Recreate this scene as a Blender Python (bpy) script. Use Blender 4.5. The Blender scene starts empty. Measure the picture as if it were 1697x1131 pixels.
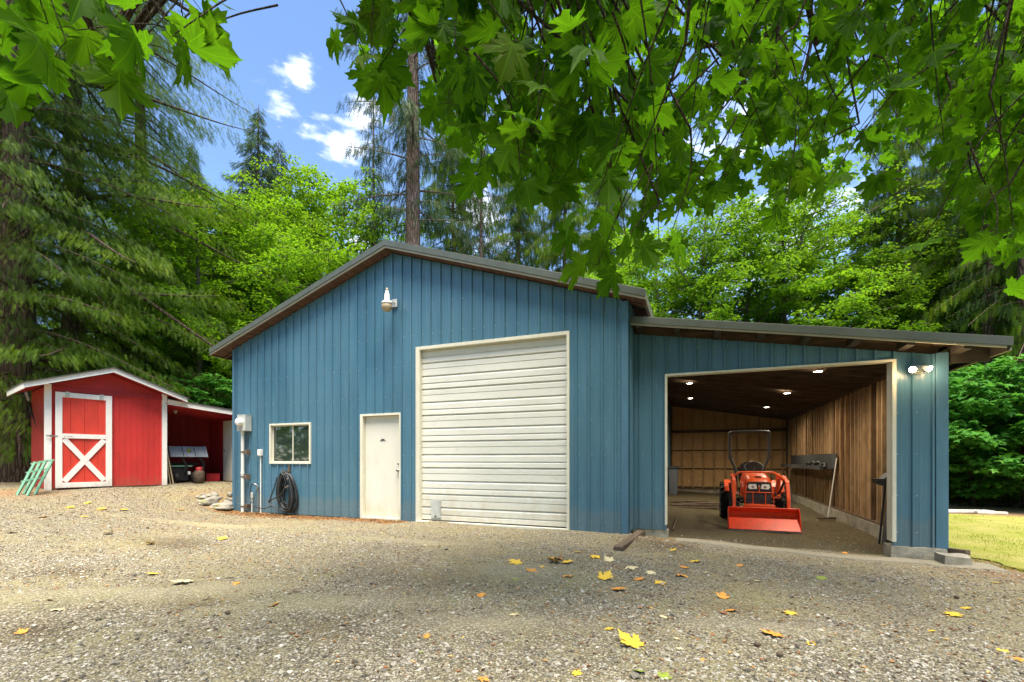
import bpy, math, random
import numpy as np
from mathutils import Vector, Matrix
R = math.radians
sc = bpy.context.scene
# ------------------------------------------------------------------ camera
F_PX, CX, HY, W_PX, H_PX = 766.0, 848.5, 762.0, 1697.0, 1131.0
YAW = R(22.0); CH = 1.25
cS, sS = math.cos(YAW), math.sin(YAW)
cam_d = bpy.data.cameras.new('camera')
cam = bpy.data.objects.new('camera', cam_d)
sc.collection.objects.link(cam)
cam.location = (0, 0, CH)
cam.rotation_euler = (R(90), 0, YAW)
cam_d.sensor_width = 36.0
cam_d.lens = 36.0 * F_PX / W_PX
cam_d.shift_y = (HY - H_PX / 2) / W_PX
cam_d.clip_end = 2000
sc.camera = cam
# ------------------------------------------------------------------ sky, sun, exposure
SUN_EL, SUN_AZ = R(71), R(150)      # azimuth measured from +Y towards +X: behind the camera, a little right
w = bpy.data.worlds.new('World'); sc.world = w; w.use_nodes = True
nt = w.node_tree; nt.nodes.clear()
def wn(t, **k):
    n = nt.nodes.new(t)
    for a, b in k.items(): setattr(n, a, b)
    return n
sky = wn('ShaderNodeTexSky', sky_type='NISHITA', sun_disc=False, sun_elevation=SUN_EL, sun_rotation=SUN_AZ,
         air_density=1.0, dust_density=0.1, ozone_density=4.5, altitude=100)
tc = wn('ShaderNodeTexCoord')
def cam_dir(u, v):
    x = (u - CX) / F_PX; z = (HY - v) / F_PX
    d = Vector((-sS + x * cS, cS + x * sS, z)); return d.normalized()
clouds = None
for (u, v, rad) in ((455, 155, .050), (500, 122, .036), (570, 235, .085), (610, 205, .07), (600, 390, .05), (800, 350, .10), (1310, 390, .16), (1200, 250, .1)):
    d = cam_dir(u, v)
    dp = wn('ShaderNodeVectorMath', operation='DISTANCE'); nt.links.new(tc.outputs['Generated'], dp.inputs[0]); dp.inputs[1].default_value = d
    mr = wn('ShaderNodeMapRange'); mr.inputs[1].default_value = 0; mr.inputs[2].default_value = rad * 1.5; mr.inputs[3].default_value = 1; mr.inputs[4].default_value = 0
    nt.links.new(dp.outputs['Value'], mr.inputs[0])
    if clouds is None: clouds = mr.outputs[0]
    else:
        mx = wn('ShaderNodeMath', operation='MAXIMUM'); nt.links.new(clouds, mx.inputs[0]); nt.links.new(mr.outputs[0], mx.inputs[1]); clouds = mx.outputs[0]
mp = wn('ShaderNodeMapping'); mp.inputs['Scale'].default_value = (1, 1, 2.6); nt.links.new(tc.outputs['Generated'], mp.inputs[0])
nz = wn('ShaderNodeTexNoise'); nz.inputs['Scale'].default_value = 14; nz.inputs['Detail'].default_value = 8; nz.inputs['Roughness'].default_value = .6
nt.links.new(mp.outputs[0], nz.inputs['Vector'])
ad = wn('ShaderNodeMath', operation='MULTIPLY_ADD'); nt.links.new(clouds, ad.inputs[0]); ad.inputs[1].default_value = .40
nt.links.new(nz.outputs['Fac'], ad.inputs[2])
cr = wn('ShaderNodeMapRange', interpolation_type='SMOOTHSTEP'); cr.inputs[1].default_value = .72; cr.inputs[2].default_value = 1.02
nt.links.new(ad.outputs[0], cr.inputs[0])
lp = wn('ShaderNodeSeparateXYZ'); nt.links.new(tc.outputs['Generated'], lp.inputs[0])
mixc = wn('ShaderNodeMix', data_type='RGBA'); nt.links.new(cr.outputs[0], mixc.inputs['Factor'])
nt.links.new(sky.outputs[0], mixc.inputs[6]); mixc.inputs[7].default_value = (5.2, 5.5, 6.2, 1)
bg = wn('ShaderNodeBackground'); bg.inputs['Strength'].default_value = .10
nt.links.new(mixc.outputs[2], bg.inputs['Color'])
wo = wn('ShaderNodeOutputWorld'); nt.links.new(bg.outputs[0], wo.inputs[0])
sun_d = bpy.data.lights.new('sun', 'SUN'); sun_d.energy = 4.0; sun_d.angle = R(36); sun_d.color = (1, .90, .75)
sun = bpy.data.objects.new('sun', sun_d); sc.collection.objects.link(sun)
sdir = Vector((math.sin(SUN_AZ) * math.cos(SUN_EL), math.cos(SUN_AZ) * math.cos(SUN_EL), math.sin(SUN_EL)))
sun.rotation_euler = sdir.to_track_quat('Z', 'Y').to_euler(); sun.location = (0, 0, 30)
sc.view_settings.view_transform = 'Standard'; sc.view_settings.look = 'None'
sc.view_settings.exposure = 1.75; sc.view_settings.gamma = 1
sc.render.engine = 'CYCLES'
sc.cycles.max_bounces = 7; sc.cycles.diffuse_bounces = 4; sc.cycles.transmission_bounces = 5; sc.cycles.transparent_max_bounces = 4
sc.cycles.sample_clamp_indirect = 6
# ------------------------------------------------------------------ pixel <-> world helpers
def at(u, v, t):
    x = (u - CX) / F_PX; z = (HY - v) / F_PX
    return Vector((t * (-sS + x * cS), t * (cS + x * sS), CH + t * z))
def at_y(u, v, Y):
    x = (u - CX) / F_PX; return at(u, v, Y / (cS + x * sS))
def rayxy(u, t):
    p = at(u, HY, t); return p.x, p.y
# ------------------------------------------------------------------ object helpers
COL = sc.collection
def tag(o, label=None, cat=None, group=None, kind=None):
    if label: o['label'] = label
    if cat: o['category'] = cat
    if group: o['group'] = group
    if kind: o['kind'] = kind
    return o
def empty(name, loc, rz=0, label=None, cat=None, group=None):
    o = bpy.data.objects.new(name, None); COL.objects.link(o); o.location = loc; o.rotation_euler = (0, 0, rz)
    o.empty_display_size = .2
    o['_b'] = 1
    del o['_b']
    return tag(o, label, cat, group)
class MB:
    """collects boxes, bars and tubes (in the coordinates of the thing they belong to)"""
    def __init__(s, org=(0, 0, 0)): s.v = []; s.f = []; s.m = []; s.sm = []; s.o = Vector(org)
    def add(s, vs, fs, mi=0, sm=False):
        b = len(s.v); s.v += [tuple(Vector(p) - s.o) for p in vs]
        s.f += [tuple(b + i for i in f) for f in fs]; s.m += [mi] * len(fs); s.sm += [sm] * len(fs); return s
    def hexa(s, p, mi=0):   # p: 8 points, bottom 4 ccw then top 4
        return s.add(p, [(3, 2, 1, 0), (4, 5, 6, 7), (0, 1, 5, 4), (1, 2, 6, 5), (2, 3, 7, 6), (3, 0, 4, 7)], mi)
    def box(s, x0, x1, y0, y1, z0, z1, mi=0):
        return s.hexa([(x0, y0, z0), (x1, y0, z0), (x1, y1, z0), (x0, y1, z0), (x0, y0, z1), (x1, y0, z1), (x1, y1, z1), (x0, y1, z1)], mi)
    def bar(s, p, q, w_, h_, up=(0, 0, 1), mi=0):
        p = Vector(p); q = Vector(q); d = (q - p).normalized(); up = Vector(up)
        x = d.cross(up); x = x.normalized() if x.length > 1e-4 else Vector((1, 0, 0)); u = x.cross(d)
        a = x * (w_ / 2); b = u * (h_ / 2)
        return s.hexa([p - a - b, p + a - b, q + a - b, q - a - b, p - a + b, p + a + b, q + a + b, q - a + b], mi)
    def tube(s, pts, r, n=10, mi=0, caps=True, sm=True, closed=False):
        pts = [Vector(p) for p in pts]; k = len(pts)
        if not hasattr(r, '__len__'): r = [r] * k
        vs = []; ref = None
        for i, p in enumerate(pts):
            if closed: d = pts[(i + 1) % k] - pts[i - 1]
            else: d = pts[min(i + 1, k - 1)] - pts[max(i - 1, 0)]
            d = d.normalized()
            if ref is None: ref = Vector((0, 0, 1)) if abs(d.z) < .9 else Vector((1, 0, 0))
            x = (ref - d * ref.dot(d)).normalized(); ref = x; y = d.cross(x)
            for j in range(n):
                a = 2 * math.pi * j / n; vs.append(p + (x * math.cos(a) + y * math.sin(a)) * r[i])
        fs = []
        for i in range(k if closed else k - 1):
            i2 = (i + 1) % k
            for j in range(n):
                j2 = (j + 1) % n; fs.append((i * n + j, i * n + j2, i2 * n + j2, i2 * n + j))
        s.add(vs, fs, mi, sm)
        if caps and not closed:
            s.add(vs[:n], [tuple(range(n))[::-1]], mi); s.add(vs[-n:], [tuple(range(n))], mi)
        return s
    def cyl(s, p, q, r, n=16, mi=0, r2=None): return s.tube([p, q], [r, r if r2 is None else r2], n, mi)
    def lathe(s, c, prof, axis=(0, 0, 1), n=20, mi=0):
        a = Vector(axis).normalized(); pts = [Vector(c) + a * h for (_, h) in prof]
        x = a.orthogonal().normalized(); y = a.cross(x); vs = []
        for (r_, _), p in zip(prof, pts):
            for j in range(n):
                t = 2 * math.pi * j / n; vs.append(p + (x * math.cos(t) + y * math.sin(t)) * r_)
        fs = [(i * n + j, i * n + (j + 1) % n, (i + 1) * n + (j + 1) % n, (i + 1) * n + j) for i in range(len(prof) - 1) for j in range(n)]
        return s.add(vs, fs, mi, True)
    def prism(s, poly, y0, y1, mi=0, ax='y'):   # poly in (x,z) extruded along y, or (y,z) along x
        n = len(poly)
        if ax == 'y': vs = [(a, y0, b) for a, b in poly] + [(a, y1, b) for a, b in poly]
        elif ax == 'x': vs = [(y0, a, b) for a, b in poly] + [(y1, a, b) for a, b in poly]
        else: vs = [(a, b, y0) for a, b in poly] + [(a, b, y1) for a, b in poly]
        return s.add(vs, [tuple(range(n)), tuple(range(2 * n - 1, n - 1, -1))] + [(i, (i + 1) % n, n + (i + 1) % n, n + i) for i in range(n)], mi)
    def mark(s):
        if not hasattr(s, 'mk'): s.mk = []
        s.mk.append((len(s.v), len(s.f))); return s
    def split(s, name, mats, parent=None, bev=0):
        if not hasattr(s, 'mk') or s.mk[-1] != (len(s.v), len(s.f)): s.mark()
        v0 = f0 = 0
        for v1, f1 in s.mk:
            t_ = MB(); t_.v = s.v[v0:v1]; t_.f = [tuple(i - v0 for i in f) for f in s.f[f0:f1]]; t_.m = s.m[f0:f1]; t_.sm = s.sm[f0:f1]
            t_.build(name, mats, parent, bev); v0, f0 = v1, f1
    def build(s, name, mats, parent=None, bev=0, label=None):
        me = bpy.data.meshes.new(name); me.from_pydata(s.v, [], s.f)
        if not isinstance(mats, (list, tuple)): mats = [mats]
        for m in mats: me.materials.append(m)
        me.polygons.foreach_set('material_index', s.m); me.polygons.foreach_set('use_smooth', s.sm)
        me.update()
        o = bpy.data.objects.new(name, me); COL.objects.link(o)
        if parent: o.parent = parent
        if bev:
            b = o.modifiers.new('bevel', 'BEVEL'); b.width = bev; b.segments = 2; b.limit_method = 'ANGLE'; b.angle_limit = R(40)
        if label: o['label'] = label
        return o
def np_mesh(name, V, F, mats, parent=None, attrs=None, uv=None, smooth=False, mi=None):
    V = np.ascontiguousarray(V, dtype=np.float32); F = np.ascontiguousarray(F, dtype=np.int32)
    me = bpy.data.meshes.new(name); k = F.shape[1]
    me.vertices.add(len(V)); me.vertices.foreach_set('co', V.ravel())
    me.loops.add(F.size); me.loops.foreach_set('vertex_index', F.ravel())
    me.polygons.add(len(F)); me.polygons.foreach_set('loop_start', np.arange(0, F.size, k, dtype=np.int32))
    if not isinstance(mats, (list, tuple)): mats = [mats]
    for m in mats: me.materials.append(m)
    me.polygons.foreach_set('use_smooth', np.full(len(F), smooth, dtype=bool))
    for a, arr in (attrs or {}).items():
        at_ = me.attributes.new(a, 'FLOAT', 'POINT'); at_.data.foreach_set('value', np.ascontiguousarray(arr, dtype=np.float32))
    if uv is not None:
        at_ = me.attributes.new('leafuv', 'FLOAT_VECTOR', 'POINT'); at_.data.foreach_set('vector', np.ascontiguousarray(uv, dtype=np.float32).ravel())
    me.update(calc_edges=True); 
    o = bpy.data.objects.new(name, me); COL.objects.link(o)
    if parent: o.parent = parent
    return o
def copy_tree(o, parent=None):
    c = o.copy(); COL.objects.link(c)
    if parent: c.parent = parent
    for ch in o.children: copy_tree(ch, c)
    return c
# ------------------------------------------------------------------ materials
class NT:
    def __init__(s, name):
        s.m = bpy.data.materials.new(name); s.m.use_nodes = True; s.t = s.m.node_tree; s.t.nodes.clear()
        s.out = s.t.nodes.new('ShaderNodeOutputMaterial'); s.tc = s.t.nodes.new('ShaderNodeTexCoord')
    def n(s, typ, ins=None, **k):
        x = s.t.nodes.new(typ)
        for a, b in k.items(): setattr(x, a, b)
        for a, b in (ins or {}).items():
            if hasattr(b, 'links') or isinstance(b, bpy.types.NodeSocket): s.t.links.new(b, x.inputs[a])
            else: x.inputs[a].default_value = b
        return x
    def coord(s, scale=(1, 1, 1), which='Object', rot=(0, 0, 0)):
        return s.n('ShaderNodeMapping', {'Vector': s.tc.outputs[which], 'Scale': scale, 'Rotation': rot}).outputs[0]
    def noise(s, scale, detail=5, vec=None, rough=.55, out='Fac', dist=0):
        return s.n('ShaderNodeTexNoise', {'Vector': vec or s.tc.outputs['Object'], 'Scale': scale, 'Detail': detail, 'Roughness': rough, 'Distortion': dist}).outputs[out]
    def ramp(s, fac, stops, interp='LINEAR'):
        r = s.n('ShaderNodeValToRGB', {'Fac': fac}); e = r.color_ramp; e.interpolation = interp
        while len(e.elements) < len(stops): e.elements.new(.5)
        for el, (p, c) in zip(e.elements, stops):
            el.position = p; el.color = (c[0], c[1], c[2], 1) if hasattr(c, '__len__') else (c, c, c, 1)
        return r.outputs[0]
    def mix(s, fac, a, b, mode='MIX'):
        x = s.n('ShaderNodeMix', data_type='RGBA', blend_type=mode)
        for i, val in ((0, fac), (6, a), (7, b)):
            if isinstance(val, bpy.types.NodeSocket): s.t.links.new(val, x.inputs[i])
            elif i == 0: x.inputs[0].default_value = val
            else: x.inputs[i].default_value = (val[0], val[1], val[2], 1)
        return x.outputs[2]
    def math(s, op, a, b=0.0, c=0.0, clamp=False):
        x = s.n('ShaderNodeMath', operation=op, use_clamp=clamp)
        for i, val in enumerate((a, b, c)):
            if isinstance(val, bpy.types.NodeSocket): s.t.links.new(val, x.inputs[i])
            else: x.inputs[i].default_value = val
        return x.outputs[0]
    def attr(s, name, out='Fac'): return s.n('ShaderNodeAttribute', attribute_name=name).outputs[out]
    def bump(s, h, strength=.3, dist=.01): return s.n('ShaderNodeBump', {'Height': h, 'Strength': strength, 'Distance': dist}).outputs[0]
    def pbr(s, col, rough=.6, normal=None, metal=0, spec=.5, emit=None, estr=0, coat=0):
        p = s.n('ShaderNodeBsdfPrincipled')
        def st(k, v):
            if isinstance(v, bpy.types.NodeSocket): s.t.links.new(v, p.inputs[k])
            elif v is not None: p.inputs[k].default_value = (*v, 1) if hasattr(v, '__len__') else v
        st('Base Color', col); st('Roughness', rough); st('Metallic', metal); st('Specular IOR Level', spec); st('Coat Weight', coat)
        if normal is not None: s.t.links.new(normal, p.inputs['Normal'])
        if emit: st('Emission Color', emit); st('Emission Strength', estr)
        s.t.links.new(p.outputs[0], s.out.inputs[0]); return s.m
def mix3(c, k): return tuple(min(1, x * k) for x in c)
def painted(name, c, rough=.5, var=.18, sc_=6, bump=.12, dirt=(.16, .13, .09), dirt_amt=.25, stretch=(1, 1, .35), metal=0, coat=0, splash=0, sc2=(.20, .16, .09)):
    t = NT(name); v = t.coord(stretch)
    n1 = t.noise(sc_, 6, v); n2 = t.noise(sc_ * 9, 4)
    col = t.mix(t.ramp(n1, [(.3, 0), (.75, 1)]), mix3(c, 1 - var), mix3(c, 1 + var))
    d = t.math('MULTIPLY', t.ramp(t.noise(sc_ * 2.3, 8, v, .7), [(.55, 0), (.8, 1)]), dirt_amt)
    col = t.mix(d, col, dirt)
    if splash:
        zz = t.n('ShaderNodeSeparateXYZ', {0: t.tc.outputs['Object']}).outputs[2]
        k = t.math('ADD', t.math('MULTIPLY', zz, 1 / splash), t.math('MULTIPLY', t.math('SUBTRACT', t.noise(5, 7, t.coord((1, 1, .5)), .75), .45), 3.2))
        col = t.mix(t.math('MULTIPLY', t.ramp(k, [(.1, 1), (1, 0)]), .42), col, sc2)
    return t.pbr(col, t.math('MULTIPLY_ADD', n2, .25, rough - .12), t.bump(t.math('ADD', n2, t.math('MULTIPLY', n1, 2)), bump, .004), metal, coat=coat)
def wood(name, c1, c2, axis='z', sc_=1.0, rough=.75, knots=True):
    t = NT(name); s_ = {'x': (.25, 5, 5), 'y': (5, .25, 5), 'z': (5, 5, .25)}[axis]
    oi = t.n('ShaderNodeObjectInfo').outputs['Random']
    v = t.coord(tuple(q * sc_ for q in s_)); n = t.noise(3, 7, v, .65, dist=1.2); n2 = t.noise(1.1, 3, t.coord(tuple(3 if q == .25 else 7 for q in s_)))
    col = t.mix(t.ramp(n, [(.3, 0), (.7, 1)]), c1, c2)
    col = t.mix(t.ramp(n2, [(.45, 0), (.8, .7)]), col, mix3(c1, .45))
    return t.pbr(col, rough, t.bump(n, .35, .004), spec=.3)
M = {}
def plain(name, c, rough=.5, metal=0, **k): M[name] = painted(name, c, rough, metal=metal, **k); return M[name]
# blue ribbed metal
t = NT('blue_metal_siding'); v = t.coord((1, 1, .12))
n1 = t.noise(1.6, 4, t.coord((1, 1, .3)), .5); n2 = t.noise(22, 4, v, .6); n3 = t.noise(.5, 3)
col = t.mix(t.ramp(n1, [(.3, 0), (.7, 1)]), (.034, .105, .170), (.062, .160, .240))
col = t.mix(t.math('MULTIPLY', t.ramp(n2, [(.55, 0), (.8, 1)]), .14), col, (.15, .235, .29))
col = t.mix(t.math('MULTIPLY', t.ramp(n3, [(.4, 0), (.7, 1)]), .4), col, (.06, .15, .19))
col = t.mix(t.math('MULTIPLY', t.ramp(t.noise(60, 3, t.coord((1, 1, .6)), .8), [(.68, 0), (.74, 1)]), .5), col, (.25, .3, .3))
sz_ = t.n('ShaderNodeSeparateXYZ', {0: t.tc.outputs['Object']}).outputs[2]
spl_ = t.math('MULTIPLY', t.ramp(t.math('ADD', t.math('MULTIPLY', sz_, 1.1), t.math('MULTIPLY', t.noise(5, 8, t.coord((1, 1, .6)), .8), -.75)), [(-.0, 1), (.09, 0)]), .2)
xs_ = t.n('ShaderNodeSeparateXYZ', {0: t.tc.outputs['Object']}).outputs[0]
wn_ = t.n('ShaderNodeTexWhiteNoise', noise_dimensions='1D'); t.t.links.new(t.math('FLOOR', t.math('DIVIDE', xs_, .9144)), wn_.inputs['W'])
col = t.mix(t.math('MULTIPLY', wn_.outputs[0], .30), col, (.095, .20, .255))
fade_ = t.math('MULTIPLY', t.ramp(t.noise(9, 6, t.coord((1.6, 1, .10)), .7), [(.52, 0), (.74, 1)]), .28)
col = t.mix(fade_, col, (.17, .27, .31))
col = t.mix(spl_, col, (.20, .185, .13))
M['blue'] = t.pbr(col, t.math('MULTIPLY_ADD', n2, .15, .25), t.bump(t.noise(4, 3, t.coord((1, 1, .6))), .15, .02), spec=.5)
plain('blue_trim', (.060, .150, .225), .42, var=.12)
plain('trim_white', (.62, .60, .49), .55, var=.08, dirt_amt=.3)
plain('door_white', (.62, .61, .53), .5, var=.05, dirt_amt=.25, sc_=2, splash=.5, sc2=(.46, .36, .18))
plain('roll_white', (.62, .62, .56), .42, var=.07, dirt_amt=.42, splash=.7, sc2=(.42, .34, .20), sc_=1.6, stretch=(.5, 1, 1), dirt=(.35, .30, .17))
plain('fascia', (.075, .088, .072), .45, var=.15, sc_=4)
plain('fascia_lip', (.26, .245, .18), .5, var=.12)
plain('roof_metal', (.16, .18, .17), .4)
M['soffit'] = wood('soffit_boards', (.085, .048, .034), (.15, .085, .058), 'y')
M['wood_dark'] = wood('rafter_wood', (.07, .046, .030), (.15, .10, .062), 'x')
M['rake_block'] = wood('rake_block', (.03, .026, .022), (.06, .05, .042), 'x')
M['wood_stud'] = wood('stud_wood', (.30, .18, .085), (.54, .36, .19), 'z')
M['wood_stud2'] = wood('board_wood', (.09, .052, .027), (.20, .12, .06), 'z')  # board tone darkened, painting in relief shade that the frontal lamps leave out
M['timber'] = wood('old_timber', (.07, .05, .035), (.17, .125, .085), 'y')
t = NT('kraft_paper'); n1 = t.noise(5, 6, t.coord((1, 1, 1), rot=(0, .7, 0)), .6, dist=2.5); n2 = t.noise(.9, 3)
M['kraft'] = t.pbr(t.mix(n2, (.46, .27, .11), (.66, .42, .19)), .45, t.bump(n1, .9, .05))
t = NT('concrete'); n1 = t.noise(3, 8, None, .7); n2 = t.noise(45, 4)
M['concrete'] = t.pbr(t.mix(t.ramp(n1, [(.3, 0), (.7, 1)]), (.20, .185, .15), (.42, .39, .31)), .9, t.bump(t.math('ADD', n1, n2), .5, .02), spec=.2)
plain('red', (.52, .024, .020), .65, var=.2, sc_=3, dirt=(.16, .03, .02), dirt_amt=.5, splash=.3, sc2=(.22, .10, .06))
plain('red_dark', (.36, .016, .018), .6, var=.15)
plain('red_door', (.60, .040, .020), .6, var=.2, sc_=4, dirt=(.2, .04, .03), dirt_amt=.5, splash=.25, sc2=(.22, .10, .06))
plain('shed_white', (.76, .74, .70), .55, var=.05, dirt_amt=.25, splash=.2, sc2=(.35, .26, .16))
plain('steel', (.33, .33, .33), .35, metal=.8)
plain('galv', (.50, .52, .50), .45, metal=.3, sc_=10)
plain('black', (.018, .018, .02), .5, var=.3, dirt=(.1, .09, .07))
plain('dark_grey', (.055, .058, .06), .55, var=.25)
plain('rubber', (.018, .018, .018), .75, var=.3, dirt=(.13, .10, .07), dirt_amt=.4, stretch=(1, 1, 1))
plain('orange', (.80, .095, .012), .38, var=.12, dirt=(.12, .07, .04), dirt_amt=.7, stretch=(1, 1, 1), coat=.15)
plain('bucket_red', (.85, .055, .010), .42, var=.14, dirt=(.14, .08, .05), dirt_amt=.8, stretch=(1, 1, 1), sc_=7)
plain('pale_grey', (.55, .57, .55), .5, var=.06)
plain('pvc', (.62, .64, .60), .45, var=.06)
plain('green_paint', (.16, .36, .24), .5, var=.12)
plain('roof_felt', (.07, .07, .07), .85)
plain('hose', (.022, .024, .028), .38, var=.3, stretch=(1, 1, 1))
plain('tan', (.42, .34, .22), .6)
plain('bin_grey', (.16, .18, .21), .5)
plain('bright_red', (.55, .02, .03), .4)
plain('tarp_grey', (.30, .34, .38), .55, var=.12)
t = NT('window_glass'); M['glass'] = t.pbr((.02, .03, .03), .03, spec=1.0, coat=1.0)
t = NT('lens_glass'); M['lens'] = t.pbr((.75, .78, .76), .15, spec=.8)
t = NT('lit_lamp'); M['lit'] = t.pbr((1, .9, .7), .5, emit=(1, .80, .50), estr=60)
t = NT('lit_downlight'); M['lit2'] = t.pbr((1, .95, .85), .5, emit=(1, .88, .70), estr=14)
def bark(name, c1, c2, sc_=1):
    t = NT(name); v = t.coord((9 * sc_, 9 * sc_, 1.6 * sc_)); n = t.noise(1.4, 8, v, .7, dist=.6)
    vo = t.n('ShaderNodeTexVoronoi', {'Vector': v, 'Scale': 1.3}, feature='DISTANCE_TO_EDGE').outputs[0]
    h = t.math('ADD', n, t.ramp(vo, [(0, 0), (.25, 1)]))
    return t.pbr(t.mix(t.ramp(h, [(.5, 0), (1.0, 1)]), c1, c2), .9, t.bump(h, .9, .05), spec=.15)
M['bark_fir'] = bark('fir_bark', (.085, .055, .042), (.23, .165, .135))
M['bark_cedar'] = bark('cedar_bark', (.035, .024, .018), (.10, .07, .052))
M['bark_grey'] = bark('alder_bark', (.07, .06, .045), (.21, .185, .14))
M['bark_dark'] = bark('twig_bark', (.035, .026, .016), (.10, .08, .05), 4)
def leaf_mat(name, ramp, trans, tk=.45, veins=False, rough=.5, dead=None):
    t = NT(name); r = t.attr('rnd'); oi = t.n('ShaderNodeObjectInfo').outputs['Random']
    rr = t.math('ADD', r, t.math('MULTIPLY', t.math('SUBTRACT', oi, .5), .25), clamp=True)
    stops = [(i / (len(ramp) - 1), c) for i, c in enumerate(ramp)]
    col = t.ramp(rr, stops)
    if veins:
        sx = t.n('ShaderNodeSeparateXYZ', {0: t.attr('leafuv', 'Vector')})
        a = t.math('ARCTAN2', sx.outputs[0], sx.outputs[1]); L = t.math('SQRT', t.math('ADD', t.math('POWER', sx.outputs[0], 2), t.math('POWER', sx.outputs[1], 2)))
        q = t.math('ABSOLUTE', t.math('SUBTRACT', t.math('FRACT', t.math('ADD', t.math('DIVIDE', a, R(42)), .5)), .5))
        dist = t.math('MULTIPLY', t.math('MULTIPLY', q, R(42)), L)
        vm = t.math('LESS_THAN', dist, .011)
        col = t.mix(t.math('MULTIPLY', vm, .6), col, trans)
        nn = t.noise(9, 3, t.attr('leafuv', 'Vector')); col = t.mix(t.math('MULTIPLY', nn, .35), col, mix3(ramp[0], .7))
    tcol = t.mix(1.0, col, (trans[0], trans[1], trans[2]), 'ADD') if False else t.mix(.65, col, trans)
    d = t.n('ShaderNodeBsdfPrincipled', {'Base Color': col, 'Roughness': rough, 'Specular IOR Level': .10})
    tr = t.n('ShaderNodeBsdfTranslucent', {'Color': tcol})
    mx = t.n('ShaderNodeMixShader', {0: tk, 1: d.outputs[0], 2: tr.outputs[0]})
    t.t.links.new(mx.outputs[0], t.out.inputs[0]); return t.m
M['maple_near'] = leaf_mat('maple_leaf', [(.012, .042, .004), (.022, .072, .005), (.035, .10, .006), (.055, .13, .007), (.10, .14, .008)], (.18, .45, .006), .54, True, rough=.62)
M['leaf_bright'] = leaf_mat('bright_leaf', [(.045, .12, .010), (.08, .20, .012), (.14, .28, .014), (.24, .34, .018)], (.32, .60, .014), .48)
M['leaf_mid'] = leaf_mat('mid_leaf', [(.03, .09, .012), (.055, .15, .015), (.09, .20, .016), (.16, .25, .018)], (.30, .54, .014), .46)
M['leaf_cool'] = leaf_mat('cool_leaf', [(.03, .10, .022), (.055, .19, .03), (.09, .27, .04), (.14, .32, .045)], (.16, .48, .04), .36)
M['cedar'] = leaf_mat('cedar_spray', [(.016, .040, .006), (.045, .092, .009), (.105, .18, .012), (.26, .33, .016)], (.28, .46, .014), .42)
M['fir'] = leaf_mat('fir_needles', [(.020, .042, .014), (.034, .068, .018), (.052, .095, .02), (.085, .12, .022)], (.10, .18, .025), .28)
M['grass'] = leaf_mat('grass_blade', [(.15, .20, .02), (.24, .28, .03), (.34, .33, .06), (.44, .38, .14)], (.40, .46, .05), .4)
def dry(name, c, c2):
    t = NT(name); n = t.noise(14, 5); col = t.mix(t.ramp(n, [(.35, 0), (.7, 1)]), c, c2)
    return t.pbr(col, .6, t.bump(n, .4, .01), spec=.3)
M['dry_yellow'] = dry('yellow_leaf', (.70, .42, .03), (.78, .56, .08)); M['dry_orange'] = dry('orange_leaf', (.62, .22, .03), (.75, .40, .08))
M['dry_pale'] = dry('pale_leaf', (.62, .50, .26), (.78, .68, .42)); M['dry_brown'] = dry('brown_leaf', (.22, .09, .04), (.38, .17, .07))
M['leaf_green'] = dry('green_fallen_leaf', (.18, .28, .03), (.35, .38, .05))
# ================================================================== terrain
GP = np.array([(-14.5,5.2,.60),(-13.1,5.5,.60),(-12.7,7.7,.61),(-12.2,9.3,.60),(-13.5,10,.60),(-11.3,9.8,.52),(-11.1,8.6,.32),(-10.57,7.95,.03),(-10.2,7.0,.03),
 (-11.4,6.6,.36),(-11.2,4.6,.36),(-9,6.5,.01),(-12.5,3.2,.42),(-10,2.5,.22),(-7.5,2,.06),(-5,3,0),(-5,7.9,0),(-2,7.9,0),(-1.15,7.85,-.01),(-.9,7.0,-.08),
 (-.6,8.4,-.13),(-2.5,5,0),(0,5.5,-.04),(0,0,0),(3,0,-.05),(-4,-3,0),(3,4,-.1),(1.3,8.2,-.18),(3.3,8.4,-.19),(1.2,10.5,-.17),(1.2,13,-.17),(1.2,20,-.13),
 (4.5,8.5,-.22),(4.5,5.5,-.17),(7,10,-.25),(7.3,16.5,-.30),(12,16,-.3),(10,5,-.25),(20,20,-.3),(30,0,-.3),(-20,0,.55),(-20,15,.65),(-30,20,.7),(-5,25,.1),(5,30,-.1),(-15,30,.6),(-10,-12,.2),(8,-10,-.1)], float)
def _k(a, b): return np.sqrt((a[:, None, 0] - b[None, :, 0]) ** 2 + (a[:, None, 1] - b[None, :, 1]) ** 2 + .04)
_A = _k(GP, GP); _n = len(GP); _P = np.ones((_n, 1))
_w = np.linalg.solve(np.block([[_A, _P], [_P.T, np.zeros((1, 1))]]), np.concatenate([GP[:, 2], [0]]))
_rg = np.random.default_rng(3)
_ph = _rg.uniform(0, 6.28, 14); _fx = _rg.uniform(-1, 1, (14, 2)); _fx /= np.linalg.norm(_fx, axis=1)[:, None]; _fr = np.geomspace(1.2, 9, 14)
def gz(x, y):
    x = np.atleast_1d(np.asarray(x, float)); y = np.atleast_1d(np.asarray(y, float)); sh = x.shape
    p = np.stack([x.ravel(), y.ravel()], 1); q = p.copy(); q[:, 0] = np.clip(q[:, 0], -34, 34); q[:, 1] = np.clip(q[:, 1], -16, 34)
    z = np.concatenate([_k(q[i:i + 20000], GP) @ _w[:-1] + _w[-1] for i in range(0, len(q), 20000)])
    z = np.clip(z, -.4, .8)
    for a, d, f in zip(_ph, _fx, _fr): z = z + .011 / f ** .7 * np.sin(a + f * (p @ d)) 
    return z.reshape(sh)
def g1(x, y): return float(gz(x, y)[0])
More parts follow.
